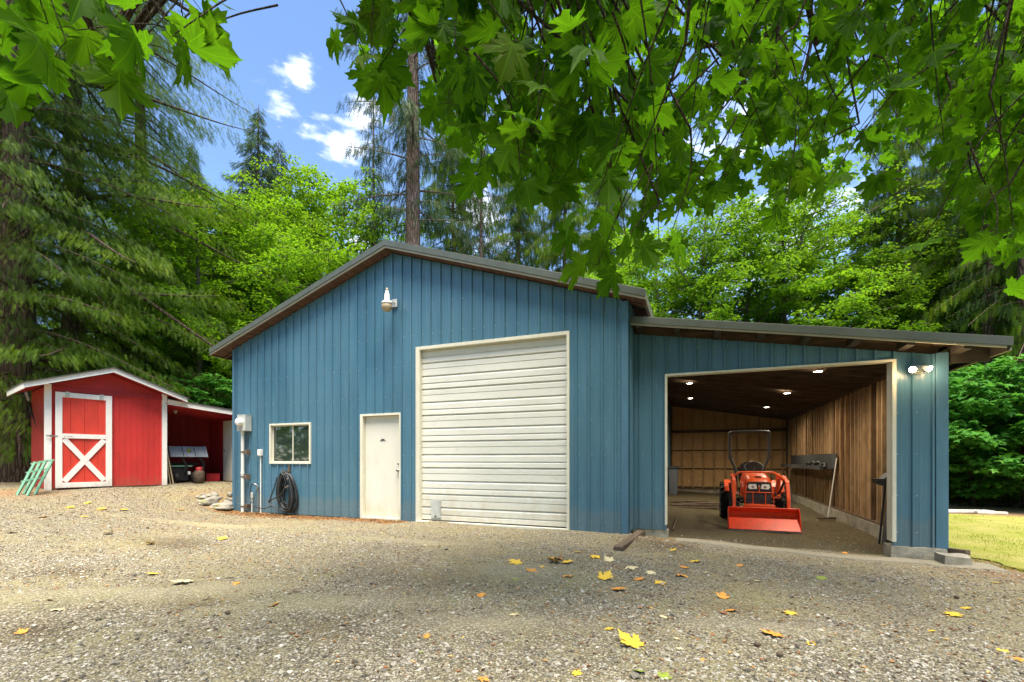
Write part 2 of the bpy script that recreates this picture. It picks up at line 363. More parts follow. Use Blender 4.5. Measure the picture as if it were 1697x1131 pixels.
def hit(u, v):
    lo, t = 0, 1.5
    while t < 60:
        p = at(u, v, t)
        if p.z < g1(p.x, p.y): break
        t += .05
    return Vector((p.x, p.y, g1(p.x, p.y)))
def smooth_noise(x, y, seed, f0=.5, n=10, ratio=12):
    r = np.random.default_rng(seed); out = 0 * x; tot = 0
    for i in range(n * 2):
        f = f0 * ratio ** (i / (2 * n)); a = r.uniform(0, 6.28); b = r.uniform(0, 6.28); am = f ** -.5
        out = out + am * np.sin(f * (x * np.cos(a) + y * np.sin(a)) + b + 1.5 * np.sin(f * .7 * (x * np.sin(a) - y * np.cos(a)) + b * 2)); tot += am ** 2
    return out / math.sqrt(tot)
def blob(x, y, c, rx, ry, ang=0, seed=1):
    dx = x - c[0]; dy = y - c[1]; ca, sa = math.cos(ang), math.sin(ang)
    a = (dx * ca + dy * sa) / rx; b = (-dx * sa + dy * ca) / ry
    return np.clip(1.25 - np.sqrt(a * a + b * b) + .22 * smooth_noise(x, y, seed, 2), 0, 1)
gx = np.concatenate([[-600, -300, -150, -90, -60, -45, -36, -30, -26, -23, -21, -19, -17.5], np.arange(-16.5, 8.5, .11), [9, 10, 11.5, 13, 15, 17, 20, 24, 29, 36, 50, 80, 150, 300, 600]])
gy = np.concatenate([[-600, -300, -100, -50, -25, -12, -6, -3, -1], np.arange(0, 12.6, .09), np.arange(12.8, 22, .3), [23, 25, 28, 32, 38, 46, 60, 90, 160, 300, 600]])
XX, YY = np.meshgrid(gx, gy, indexing='ij'); ZZ = gz(XX, YY)
def grid_faces(nx, ny):
    i, j = np.meshgrid(np.arange(nx - 1), np.arange(ny - 1), indexing='ij'); a = (i * ny + j).ravel()
    return np.stack([a, a + ny, a + ny + 1, a + 1], 1)
brown = np.zeros_like(XX); dark = np.zeros_like(XX); light = np.zeros_like(XX)
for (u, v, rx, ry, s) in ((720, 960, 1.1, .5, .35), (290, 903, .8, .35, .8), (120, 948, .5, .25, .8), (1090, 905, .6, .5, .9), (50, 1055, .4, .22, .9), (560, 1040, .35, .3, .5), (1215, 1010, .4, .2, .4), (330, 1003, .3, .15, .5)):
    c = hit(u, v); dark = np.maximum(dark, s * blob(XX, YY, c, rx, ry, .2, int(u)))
brown = np.maximum(brown, np.clip(1.2 - np.abs(YY - 7.72 + .12 * smooth_noise(XX, YY, 5, 1.5)) / .24, 0, 1) * (XX > -10.9) * (XX < -5.4) * 1.3)
brown = np.maximum(brown, blob(XX, YY, (-13.2, 5.0), .9, .9, 0, 9)); brown = np.maximum(brown, blob(XX, YY, (-11.1, 8.1), .75, .9, 0, 11))
brown = np.maximum(brown, .9 * blob(XX, YY, (4.0, 7.6), .75, 2.2, .25, 12))
far = np.clip((np.abs(XX + 3) - 12.5) / 2, 0, 1); far = np.maximum(far, np.clip((YY - 10.5) / 1.5, 0, 1) * ((XX < -10.6) | (XX > 3.4)))
brown = np.maximum(brown, far)
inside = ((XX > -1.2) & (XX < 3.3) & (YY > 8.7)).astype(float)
for (u, v, rx, ry, an) in ((230, 985, 1.5, .22, .5), (560, 1000, 1.2, .2, .55), (880, 950, .7, .4, .1), (330, 870, 1.6, .3, .3), (800, 1040, .8, .3, .4), (1250, 1040, .6, .2, .2), (700, 900, 1.3, .2, 0)):
    c = hit(u, v); light = np.maximum(light, blob(XX, YY, c, rx, ry, an, int(v)))
ZZ = ZZ + light * .015 - np.where(brown < .99, brown, 0) * .012
t = NT('gravel'); b_ = t.attr('brown'); l_ = t.attr('light'); i_ = t.attr('inside')
v0 = t.coord((1, 1, 1)); vo = t.n('ShaderNodeTexVoronoi', {'Vector': v0, 'Scale': 52.0}); vo2 = t.n('ShaderNodeTexVoronoi', {'Vector': v0, 'Scale': 130.0})
cell = t.n('ShaderNodeSeparateColor', {0: vo.outputs['Color']}).outputs[0]; cell2 = t.n('ShaderNodeSeparateColor', {0: vo2.outputs['Color']}).outputs[1]
stone = t.ramp(cell, [(0, (.055, .05, .042)), (.22, (.14, .13, .11)), (.5, (.24, .22, .18)), (.75, (.36, .335, .28)), (.93, (.48, .455, .40)), (1, (.64, .62, .56))])
stone = t.mix(.45, stone, t.ramp(cell2, [(0, (.12, .105, .08)), (1, (.56, .51, .42))]))
gap = t.ramp(vo.outputs['Distance'], [(.25, 0), (.62, 1)]); stone = t.mix(t.math('MULTIPLY', gap, .75), stone, (.05, .042, .03))
big = t.noise(.55, 7, None, .62); mid = t.noise(4.5, 6, None, .65)
dirtf = t.math('MULTIPLY', t.ramp(t.math('ADD', t.math('MULTIPLY', mid, .45), t.math('MULTIPLY', big, .6)), [(.47, 0), (.62, 1)]), .62)
soil = t.mix(t.ramp(t.noise(95, 4, None, .8), [(.36, 0), (.62, 1)]), (.055, .046, .026), (.40, .36, .22))
col = t.mix(dirtf, stone, soil)
needle = t.mix(t.noise(95, 4, t.coord((1, 2.5, 1)), .8), (.08, .042, .022), (.38, .21, .10))
bm = t.math('MULTIPLY', b_, t.math('ADD', t.ramp(mid, [(.3, .35), (.6, 1)]), 0.05), clamp=True)
col = t.mix(t.math('MULTIPLY', bm, .72), col, needle)
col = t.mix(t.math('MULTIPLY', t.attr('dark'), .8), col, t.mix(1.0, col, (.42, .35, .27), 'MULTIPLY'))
spk = t.n('ShaderNodeTexVoronoi', {'Vector': v0, 'Scale': 21.0}); sp2 = t.math('LESS_THAN', spk.outputs['Distance'], t.math('MULTIPLY', t.n('ShaderNodeSeparateColor', {0: spk.outputs['Color']}).outputs[2], .26))
col = t.mix(t.math('MULTIPLY', sp2, .7), col, (.06, .045, .03))
col = t.mix(t.math('MULTIPLY', l_, .10), col, (.66, .63, .56))
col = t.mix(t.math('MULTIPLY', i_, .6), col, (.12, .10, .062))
moss = t.math('MULTIPLY', t.ramp(t.noise(1.1, 6, t.coord((1, 1, 1), rot=(0, 0, 1)), .7), [(.52, 0), (.68, 1)]), .33)
col = t.mix(moss, col, (.20, .205, .09))
h = t.math('ADD', t.math('MULTIPLY', vo.outputs['Distance'], -1.1), t.math('ADD', t.math('MULTIPLY', mid, .8), t.math('MULTIPLY', t.noise(75, 3), .6)))
col = t.mix(.32, col, t.mix(1.0, col, (1.0, .93, .72), 'MULTIPLY'))
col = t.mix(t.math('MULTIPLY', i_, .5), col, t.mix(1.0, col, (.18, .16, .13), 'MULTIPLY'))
col = t.mix(1.0, col, (1.22, 1.20, 1.10), 'MULTIPLY')
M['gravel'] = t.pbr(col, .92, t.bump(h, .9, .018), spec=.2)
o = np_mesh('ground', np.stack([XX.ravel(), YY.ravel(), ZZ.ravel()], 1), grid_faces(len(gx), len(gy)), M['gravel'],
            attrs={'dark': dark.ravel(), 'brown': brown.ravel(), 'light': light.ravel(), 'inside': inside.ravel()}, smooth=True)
tag(o, kind='structure')
# lawn sheet
def lawn_edge(y):
    e = 3.62 + .16 * (9.5 - y) + .22 * np.sin(y * 1.7) + .12 * np.sin(y * 5.1)
    return np.where(y > 7.9, np.maximum(e, 3.5 + .05 * np.sin(y * 9)), e)
ly = np.arange(3.2, 16.9, .25); lx = np.linspace(0, 1, 46) ** 1.6
LY, LU = np.meshgrid(ly, lx, indexing='ij'); LX = lawn_edge(LY) + LU * 30; LZ = gz(LX, LY) + .012
t = NT('lawn'); n = t.noise(1.3, 7, None, .7); n2 = t.noise(40, 5, None, .8)
M['lawn'] = t.pbr(t.mix(t.ramp(n, [(.35, 0), (.68, 1)]), t.mix(n2, (.15, .19, .02), (.28, .30, .05)), t.mix(n2, (.28, .25, .07), (.46, .40, .16))), .95, t.bump(n2, .8, .03), spec=.1)
tag(np_mesh('lawn', np.stack([LX.ravel(), LY.ravel(), LZ.ravel()], 1), grid_faces(len(ly), 46), M['lawn'], smooth=True), kind='structure')
rng = np.random.default_rng(7)
N = 42000
y = rng.uniform(3.2, 16.7, N); x = lawn_edge(y) - .25 + rng.random(N) ** 1.5 * 12; z = gz(x, y)
hgt = rng.uniform(.015, .05, N) * (1 + .5 * smooth_noise(x, y, 33, 1)).clip(.4, 2); a = rng.uniform(0, 6.28, N); wd = .004 + .003 * rng.random(N)
dx = np.cos(a) * wd; dy = np.sin(a) * wd; lx_ = rng.normal(0, .02, N); ly_ = rng.normal(0, .02, N)
V = np.stack([np.stack([x - dx, y - dy, z], 1), np.stack([x + dx, y + dy, z], 1), np.stack([x + lx_, y + ly_, z + hgt], 1)], 1).reshape(-1, 3)
tag(np_mesh('grass', V, np.arange(3 * N).reshape(-1, 3), M['grass'], attrs={'rnd': np.repeat(np.clip(.5 + .25 * smooth_noise(x, y, 4, .8) + rng.normal(0, .15, N), 0, 1), 3)}), kind='stuff', label='short yellow green lawn grass beyond the right corner of the garage', cat='grass')
# loose pebbles
N = 150000
tt = 2.3 + rng.random(N) ** 1.25 * 6.2; uu = rng.uniform(-40, 1740, N)
xc = (uu - CX) / F_PX; x = tt * (-sS + xc * cS); y = tt * (cS + xc * sS)
ok = ~((y > 7.85) & (x > -10.8) & (x < -1)) & ~((y > 7.95) & (y < 8.45) & (x > -1)) & ~((x > -1) & (y > 8.4) & ((x > 2.6) | (x < -.45) | (rng.random(N) < .75))) & (x < lawn_edge(y) - .1) & (y > 0)
dens = .5 + .3 * smooth_noise(x, y, 8, 1.1) ; ok &= rng.random(N) < dens.clip(.12, 1)
x = x[ok]; y = y[ok]; N = len(x)
s_ = (rng.gamma(2.6, .0021, N).clip(.0025, .020)) * np.where(rng.random(N) < .04, 1.5, 1)
oct_v = np.array([(1, 0, 0), (0, 1, 0), (-1, 0, 0), (0, -1, 0), (0, 0, 1), (.6, .6, .55), (-.6, .55, .6), (-.5, -.65, .5), (.6, -.55, .6)], float)
oct_f = np.array([(0, 5, 8), (1, 5, 0), (1, 6, 5), (2, 6, 1), (2, 7, 6), (3, 7, 2), (3, 8, 7), (0, 8, 3), (4, 8, 5), (4, 5, 6), (4, 6, 7), (4, 7, 8)])
a = rng.uniform(0, 6.28, N); sx = s_ * rng.uniform(.8, 1.5, N); sy = s_ * rng.uniform(.7, 1.1, N); sz = s_ * rng.uniform(.45, .95, N)
P = oct_v[None] * (1 + rng.normal(0, .16, (N, 9, 3))); P = P * np.stack([sx, sy, sz], 1)[:, None]
ca, sa = np.cos(a)[:, None], np.sin(a)[:, None]
P = np.stack([P[..., 0] * ca - P[..., 1] * sa, P[..., 0] * sa + P[..., 1] * ca, P[..., 2]], 2)
P += np.stack([x, y, gz(x, y) + s_ * .1], 1)[:, None]
F = (oct_f[None] + 9 * np.arange(N)[:, None, None]).reshape(-1, 3)
t = NT('pebble'); r = t.attr('rnd')
M['pebble'] = t.pbr(t.ramp(r, [(0, (.07, .062, .05)), (.3, (.21, .19, .15)), (.55, (.31, .285, .225)), (.8, (.39, .36, .295)), (.97, (.47, .44, .37)), (1, (.58, .55, .49))]), .8, t.bump(t.noise(300, 3), .3, .002), spec=.3)
tag(np_mesh('gravel', P.reshape(-1, 3), F, M['pebble'], attrs={'rnd': np.repeat(rng.random(N) ** 1.1, 9)}), kind='stuff', label='loose grey and tan pebbles spread over the yard', cat='gravel')
# needle and leaf litter scraps
def scraps(name, xs, ys, s, label, cols):
    N = len(xs); a = rng.uniform(0, 6.28, N); zz = gz(xs, ys) + .004
    q = np.array([(-1, -.3, 0), (.2, -.45, .25), (1, 0, .1), (.1, .5, .3)]) 
    P = q[None] * (1 + rng.normal(0, .3, (N, 4, 3))) * s[:, None, None]
    ca, sa = np.cos(a)[:, None], np.sin(a)[:, None]
    P = np.stack([P[..., 0] * ca - P[..., 1] * sa, P[..., 0] * sa + P[..., 1] * ca, np.abs(P[..., 2])], 2) + np.stack([xs, ys, zz], 1)[:, None]
    t = NT(name); M[name] = t.pbr(t.ramp(t.attr('rnd'), cols), .8, spec=.2)
    tag(np_mesh(name, P.reshape(-1, 3), np.arange(4 * N).reshape(-1, 4), M[name], attrs={'rnd': np.repeat(rng.random(N), 4)}), label, 'litter', kind='stuff')
xs = [rng.uniform(-13, 3.3, 7000), rng.uniform(-10.6, -5.5, 6500), rng.uniform(-14.2, -10.5, 2600), rng.normal(4.0, .5, 1500), rng.uniform(-1.1, 0, 500), rng.uniform(-11, 3, 1500), rng.uniform(2.0, 3.1, 400), rng.uniform(-12.5,-8,1500)]
ys = [rng.uniform(2.2, 7.9, 7000), 7.93 - np.abs(rng.normal(0, .24, 6500)), rng.uniform(3.5, 9.2, 2600), rng.uniform(5, 9.6, 1500), rng.uniform(7.4, 8.4, 500), rng.uniform(3.5, 7.8, 1500), rng.uniform(8.8, 13, 400), rng.uniform(4.5, 7.6, 1500)]
xs = np.concatenate(xs); ys = np.concatenate(ys); ok = ys < 20
ok &= ~((xs > -10.6) & (xs < -1.1) & (ys > 7.93)); xs = xs[ok]; ys = ys[ok]
scraps('leaf_litter', xs, ys, rng.uniform(.006, .024, len(xs)), 'brown needles and leaf scraps strewn along the walls', [(0, (.05, .022, .012)), (.4, (.17, .07, .03)), (.75, (.36, .18, .07)), (1, (.55, .36, .13))])

# ================================================================== blue garage
MX0, MX1, MY0, MY1, RX = -10.57, -1.112, 7.95, 20.15, -5.88
def roofz(x): return 5.69 - .335 * abs(x - RX)
def siding(mb, x0, x1, ztop, zbot, put, openings=(), pitch=.2286, phase=0.0, screws=True):
    """ribbed sheet; put(x, z, off) -> point; off = how far it stands out"""
    segs = [x0]; offs = {}
    k0 = math.floor((x0 - phase) / pitch) - 1; k1 = math.ceil((x1 - phase) / pitch) + 1
    prof = []
    for k in range(k0, k1):
        c = phase + k * pitch
        for dx, h in ((-.022, 0), (-.012, .030), (.012, .030), (.022, 0), (.070, 0), (.078, .0022), (.086, .0022), (.094, 0), (.134, 0), (.142, .0022), (.150, .0022), (.158, 0)):
            prof.append((c + dx, h))
    def off(x):
        for (a, ha), (b, hb) in zip(prof, prof[1:]):
            if a <= x <= b: return ha + (hb - ha) * (x - a) / max(b - a, 1e-6)
        return 0
    xs = sorted({x0, x1} | {p[0] for p in prof if x0 < p[0] < x1} | {e for o_ in openings for e in o_[:2] if x0 < e < x1})
    for a, b in zip(xs, xs[1:]):
        if b - a < 1e-5: continue
        m = (a + b) / 2; oa, ob = off(a), off(b); lo = zbot(m) if callable(zbot) else zbot
        cuts = sorted([(o_[2], o_[3]) for o_ in openings if o_[0] < m < o_[1]])
        ivs = []
        for c0, c1 in cuts:
            if c0 > lo: ivs.append((lo, c0))
            lo = c1
        ivs.append((lo, None))
        for z0, z1 in ivs:
            za, zb = (ztop(a), ztop(b)) if z1 is None else (z1, z1)
            mb.add([put(a, z0, oa), put(b, z0, ob), put(b, zb, ob), put(a, za, oa)], [(0, 1, 2, 3)])
    if screws:
        for k in range(k0, k1):
            c = phase + k * pitch + .045
            for z in (.18, .72, 1.33, 1.94, 2.55, 3.16, 3.77, 4.38, 4.99):
                if not (x0 + .02 < c < x1 - .02) or z > ztop(c) - .05 or any(o_[0] - .02 < c < o_[1] + .02 and o_[2] - .02 < z < o_[3] + .02 for o_ in openings): continue
                r = .0065; p = [put(c + r * math.cos(q), z + r * math.sin(q), o__) for o__ in (.0, .006) for q in [i * math.pi / 3 for i in range(6)]]
                mb.add(p, [(6, 7, 8, 9, 10, 11)] + [(i, (i + 1) % 6, 6 + (i + 1) % 6, 6 + i) for i in range(6)], 1)
gar = empty('metal_garage', (MX0, MY0, 0), 0, 'large blue ribbed metal garage with gable roof and open lean-to bay', 'garage')
GO = gar.location
def gmb(): return MB(GO)
DOOR = (-6.70, -5.66, -.1, 2.215); ROLL = (-5.30, -2.114, -.1, 3.52); WIN = (-9.34, -8.08, 1.15, 2.085)
m = gmb(); siding(m, MX0 + .06, MX1 - .09, lambda x: roofz(x) - .17, 0.0, lambda x, z, o_: (x, MY0 - o_, z), [DOOR, ROLL, WIN], phase=-10.45)
m.build('front_siding', [M['blue'], M['galv']], gar)
m = gmb(); m.box(MX0 - .012, MX0 + .07, MY0 - .031, MY0 + .05, 0, 3.94); m.mark(); m.box(MX1 - .10, MX1 + .012, MY0 - .031, MY0 + .06, -.01, roofz(MX1) - .17)
m.split('corner_trim', M['blue_trim'], gar, bev=.004)
m = gmb(); siding(m, MY0 + .05, MY1, lambda x: 3.94, .0, lambda y_, z, o_: (MX0 - o_, y_, z), screws=False); m.mark(); siding(m, MY0 + .05, MY1, lambda x: 3.94, .0, lambda y_, z, o_: (MX1 + o_, y_, z), screws=False)
m.split('side_siding', [M['blue'], M['galv']], gar)
m = gmb(); m.box(MX1 - .03, MX1 + .032, 20.15, 20.78, 0, 3.45); m.build('rear_corner_trim', M['blue_trim'], gar)
m = gmb(); siding(m, MX0, MX1, lambda x: roofz(x) - .17, 0, lambda x, z, o_: (x, MY1 + o_, z), screws=False); m.build('rear_siding', [M['blue'], M['galv']], gar)
m = gmb(); m.box(MX0 + .015, MX1 - .015, MY0 + .02, MY1 - .02, -.6, -.002); m.build('foundation', M['concrete'], gar)
# roof
EL, ER, FY = -11.07, -.797, 7.70
m = gmb()
for a, b in ((EL, RX), (RX, ER)):
    za, zb = roofz(a), roofz(b)
    m.hexa([(a, FY + .03, za - .05), (b, FY + .03, zb - .05), (b, MY1 + .3, zb - .05), (a, MY1 + .3, za - .05), (a, FY + .03, za - .004), (b, FY + .03, zb - .004), (b, MY1 + .3, zb - .004), (a, MY1 + .3, za - .004)])
    n_ = 24
    for i in range(n_):
        f = (i + .5) / n_; xx = a + (b - a) * f
    y_ = FY + .2
    while y_ < MY1:
        m.bar((a, y_, za + .006), (b, y_, zb + .006), .04, .025); y_ += .2286
m.build('roof', M['roof_metal'], gar)
m = gmb(); l_ = gmb(); s_b = gmb()
for a, b in ((EL, RX), (RX, ER)):
    za, zb = roofz(a), roofz(b)
    m.hexa([(a, FY - .02, za - .115), (b, FY - .02, zb - .115), (b, FY + .01, zb - .115), (a, FY + .01, za - .115), (a, FY - .02, za), (b, FY - .02, zb), (b, FY + .01, zb), (a, FY + .01, za)])
    m.hexa([(a, FY - .02, za), (b, FY - .02, zb), (b, FY + .13, zb), (a, FY + .13, za), (a, FY - .02, za + .006), (b, FY - .02, zb + .006), (b, FY + .13, zb + .006), (a, FY + .13, za + .006)])
    l_.hexa([(a, FY - .005, za - .155), (b, FY - .005, zb - .155), (b, FY + .025, zb - .155), (a, FY + .025, za - .155), (a, FY - .005, za - .1155), (b, FY - .005, zb - .1155), (b, FY + .025, zb - .1155), (a, FY + .025, za - .1155)])
    n_ = 58; 
    for i in range(n_):
        f0 = i / n_; f1 = (i + .93) / n_; xa = a + (b - a) * f0; xb = a + (b - a) * f1; dz = .004 * (i % 2)
        z0, z1 = roofz(xa) - .150 - dz, roofz(xb) - .150 - dz
        s_b.hexa([(xa, FY + .026, z0), (xb, FY + .026, z1), (xb, MY0 + .06, z1), (xa, MY0 + .06, z0), (xa, FY + .026, z0 + .02), (xb, FY + .026, z1 + .02), (xb, MY0 + .06, z1 + .02), (xa, MY0 + .06, z0 + .02)])
for xe, sg in ((EL, 1), (ER, -1)):      # eave boards running back
    z_ = roofz(xe); x_ = xe + sg * .02
    s_b.box(min(x_, x_ + sg * .03), max(x_, x_ + sg * .03), FY + .026, MY1 + .3, z_ - .17, z_ - .052)
    l_.box(min(xe, xe + sg * .018), max(xe, xe + sg * .018), FY + .026, MY1 + .3, z_ - .14, z_ - .052)
    for k in range(21):
        yy = MY0 + .1 + k * .61; xw = MX0 if sg > 0 else MX1; zi = roofz(xw)
        s_b.hexa([(x_ + sg * .031, yy, z_ - .17), (xw, yy, zi - .17), (xw, yy + .04, zi - .17), (x_ + sg * .031, yy + .04, z_ - .17), (x_ + sg * .031, yy, z_ - .052), (xw, yy, zi - .052), (xw, yy + .04, zi - .052), (x_ + sg * .031, yy + .04, z_ - .052)])
m.build('rake_trim', M['fascia'], gar, bev=.003); l_.build('rake_board', M['fascia_lip'], gar); s_b.build('soffit', M['soffit'], gar)
# roll-up door: ribbed sections
x0, x1 = ROLL[0], ROLL[1]
fr = gmb(); fr.box(x0, x0 + .095, MY0 - .03, MY0 + .11, 0, 3.52); fr.box(x1 - .05, x1, MY0 - .03, MY0 + .11, 0.0, 3.52); fr.box(x0 + .095, x1 - .05, MY0 - .03, MY0 + .11, 3.455, 3.52); fr.box(x0 + .02, x1 - .02, MY0 - .05, MY0 + .11, -.03, .022)
pr = []; zc = .03; k = 0; SEC = .264
while zc + .02 < 3.45:
    if k % 2 == 0: loc = [(.0, -.012), (.006, -.012), (.008, .010), (.016, .020), (.090, .016), (.112, .002), (.120, .002), (.126, .018), (.224, .016), (.250, -.002), (.262, -.012)]
    else: loc = [(.0, -.012), (.006, -.012), (.008, .008), (.014, .016), (.140, .013), (.143, -.002), (.148, -.002), (.152, .015), (.232, .014), (.252, -.002), (.262, -.012)]
    pr += [(zc + a_, b_) for a_, b_ in loc]; zc += SEC; k += 1
pr = [p for p in pr if p[0] < 3.453] + [(3.454, .009)]
d = gmb(); YD = MY0 + .085; xs_ = np.linspace(x0 + .096, x1 - .051, 22)
def dent(x, z):
    b = 0
    for (cx_, cz_, rr, am) in ((-3.3, .42, .25, .012), (-2.5, .30, .3, .012), (-4.3, 1.35, .35, .006), (-2.9, .8, .3, .008), (-3.9, .7, .4, .006)): b += am * math.exp(-((x - cx_) ** 2 + (z - cz_) ** 2) / rr ** 2)
    return b
vs = [(x, YD - o_ + dent(x, z), z) for (z, o_) in pr for x in xs_]; nx = len(xs_)
d.add(vs, [(i * nx + j, i * nx + j + 1, (i + 1) * nx + j + 1, (i + 1) * nx + j) for i in range(len(pr) - 1) for j in range(nx - 1)])
dr = d.build('roll_up_door', M['roll_white'], gar); fr.build('door_frame', M['trim_white'], dr, bev=.004)
h_ = gmb(); h_.box(-4.99, -4.76, YD - .032, YD - .02, .075, .44); h_.box(-4.975, -4.775, YD - .038, YD - .0325, .09, .425); h_.box(-4.90, -4.86, YD - .046, YD - .0385, .11, .13, 1); hh = h_.build('door_hatch', [M['galv'], M['black']], dr)
m = gmb(); m.box(x0 + .1, x1 - .055, YD - .028, YD + .01, .022, .04); m.build('bottom_seal', M['black'], dr)
# entry door
x0, x1 = DOOR[0], DOOR[1]
e = gmb(); e.box(x0 + .075, x1 - .045, MY0 + .06, MY0 + .10, .045, 2.165)
ed = e.build('entry_door', M['door_white'], gar, bev=.003)
m = gmb(); m.box(x0, x0 + .07, MY0 - .028, MY0 + .11, 0, 2.215); m.box(x1 - .04, x1, MY0 - .028, MY0 + .11, 0, 2.215); m.box(x0 + .07, x1 - .04, MY0 - .028, MY0 + .11, 2.17, 2.215); m.box(x0 + .07, x1 - .04, MY0 - .05, MY0 + .11, -.02, .04)
m.build('door_frame', M['trim_white'], ed, bev=.003)
m = gmb(); kx, kz = x1 - .115, 1.03
m.lathe((kx, MY0 + .06, kz), [(.0, -.004), (.032, -.004), (.032, -.008), (.012, -.014), (.011, -.035), (.026, -.045), (.028, -.06), (.018, -.07), (0, -.072)], (0, 1, 0), 18); m.build('door_knob', M['steel'], ed); m = gmb(); m.lathe((kx, MY0 + .06, kz + .14), [(0, -.003), (.022, -.003), (.022, -.012), (.008, -.02), (0, -.02)], (0, 1, 0), 14)
m.build('deadbolt', M['steel'], ed)
m = gmb(); m.box(-6.24, -6.10, MY0 + .053, MY0 + .0595, 1.645, 1.655); m.box(-6.21, -6.13, MY0 + .053, MY0 + .0595, 1.662, 1.685); m.build('door_sticker', M['dark_grey'], ed)
# window
x0, x1, z0, z1 = WIN; xm = x0 + .69
m = gmb(); fw = .04
m.box(x0, x1, MY0 - .035, MY0 + .06, z0, z0 + fw); m.box(x0, x1, MY0 - .035, MY0 + .06, z1 - fw, z1); m.box(x0, x0 + fw, MY0 - .035, MY0 + .06, z0 + fw, z1 - fw); m.box(x1 - fw, x1, MY0 - .035, MY0 + .06, z0 + fw, z1 - fw)
wi = m.build('window', M['trim_white'], gar, bev=.003)
m = gmb()
for a, b, yo in ((x0 + fw, xm, .035), (xm - .01, x1 - fw, .012)):
    m.box(a, b, MY0 + yo, MY0 + yo + .018, z0 + fw, z0 + fw + .022); m.box(a, b, MY0 + yo, MY0 + yo + .018, z1 - fw - .022, z1 - fw); m.box(a, a + .022, MY0 + yo, MY0 + yo + .018, z0 + fw + .022, z1 - fw - .022); m.box(b - .03, b, MY0 + yo, MY0 + yo + .018, z0 + fw + .022, z1 - fw - .022)
m.build('sash', M['trim_white'], wi)
for a, b, yo in ((x0 + fw + .022, xm - .03, .045), (xm + .012, x1 - fw - .03, .022)):
    m = gmb(); m.box(a, b, MY0 + yo, MY0 + yo + .005, z0 + fw + .022, z1 - fw - .022); m.build('pane', M['glass'], wi)
# ------------------------------------------------ lean-to bay
LY0, LX0, LX1 = 8.50, MX1 + .03, 3.305
def lroof(x): return 3.70 - .1707 * (x + 1.089)         # top of fascia
OP = (-.518, 2.666, -1, 2.705)
def lbot(x): return .02 if x < 0 else -.03
m = gmb(); siding(m, LX0, LX1 - .09, lambda x: lroof(x) - .20, lbot, lambda x, z, o_: (x, LY0 - o_, z), [OP], phase=-.97)
m.build('bay_front_siding', [M['blue'], M['galv']], gar)
m = gmb(); m.box(LX1 - .13, LX1 + .012, LY0 - .026, LY0 + .06, -.03, lroof(LX1) - .16); m.box(OP[0] - .045, OP[0] - .012, LY0 - .026, LY0 - .002, .02, OP[3] + .05); m.box(OP[0], OP[1] + .06, LY0 - .026, LY0 - .002, OP[3] + .002, OP[3] + .05)
m.build('bay_corner_trim', M['blue_trim'], gar, bev=.003)
m = gmb(); m.box(OP[0] - .03, OP[0] + .006, LY0 - .034, LY0 + .12, .11, OP[3]); m.box(OP[1] - .005, OP[1] + .045, LY0 - .034, LY0 + .19, .03, OP[3]); m.box(OP[0] - .03, OP[1] + .045, LY0 - .034, LY0 + .12, OP[3] + .0005, OP[3] + .035)
m.build('bay_opening_trim', M['trim_white'], gar, bev=.003)
m = gmb(); siding(m, LY0 + .06, 20.7, lambda x: lroof(LX1) - .2, -.03, lambda y_, z, o_: (LX1 + o_, y_, z), screws=False); m.build('bay_side_siding', [M['blue'], M['galv']], gar)
m = gmb(); siding(m, LX0, LX1, lambda x: lroof(x) - .2, -.03, lambda x, z, o_: (x, 20.72 + o_, z), screws=False); m.build('bay_rear_siding', [M['blue'], M['galv']], gar)
# stem wall
def rough_box(mb, x0, x1, y0, y1, z0, z1, amp=.008, seed=1):
    r = random.Random(seed); nx_ = max(2, int((x1 - x0) / .12)); ny_ = max(2, int((y1 - y0) / .12)); nz_ = max(2, int((z1 - z0) / .1))
    def j(): return r.uniform(-amp, amp)
    cache = {}
    def P(i, k_, l):
        key = (i, k_, l)
        if key not in cache: cache[key] = (x0 + (x1 - x0) * i / nx_ + j(), y0 + (y1 - y0) * k_ / ny_ + j(), z0 + (z1 - z0) * l / nz_ + j())
        return cache[key]
    vs = []; idx = {}; fs = []
    def I(*a):
        if a not in idx: idx[a] = len(vs); vs.append(P(*a))
        return idx[a]
    for i in range(nx_):
        for l in range(nz_): fs += [(I(i, 0, l), I(i + 1, 0, l), I(i + 1, 0, l + 1), I(i, 0, l + 1)), (I(i + 1, ny_, l), I(i, ny_, l), I(i, ny_, l + 1), I(i + 1, ny_, l + 1))]
        for k_ in range(ny_): fs += [(I(i, k_, nz_), I(i + 1, k_, nz_), I(i + 1, k_ + 1, nz_), I(i, k_ + 1, nz_))]
    for k_ in range(ny_):
        for l in range(nz_): fs += [(I(0, k_ + 1, l), I(0, k_, l), I(0, k_, l + 1), I(0, k_ + 1, l + 1)), (I(nx_, k_, l), I(nx_, k_ + 1, l), I(nx_, k_ + 1, l + 1), I(nx_, k_, l + 1))]
    mb.add(vs, fs, 0)
t = NT('gravelly_slab'); n1 = t.noise(5, 8, None, .8); n2 = t.noise(70, 4, None, .8)
M['slab'] = t.pbr(t.mix(t.ramp(n2, [(.35, 0), (.65, 1)]), t.mix(n1, (.16, .14, .10), (.28, .25, .18)), t.mix(n1, (.30, .27, .20), (.50, .46, .35))), .95, t.bump(n2, .9, .02), spec=.1)
m = gmb(); rough_box(m, LX0, -.50, LY0 + .01, LY0 + .2, -.45, .018, .006, 1); rough_box(m, 2.64, LX1 - .01, LY0 - .045, LY0 + .24, -.5, -.032, .008, 2)
rough_box(m, 3.06, LX1 - .02, LY0 + .24, 20.6, -.5, .04, .006, 3); rough_box(m, LX0, 3.06, 20.45, 20.65, -.5, .04, .006, 4)
m.build('stem_wall', M['concrete'], gar)
m = gmb(); r_ = random.Random(4); N_ = 40
vs = []
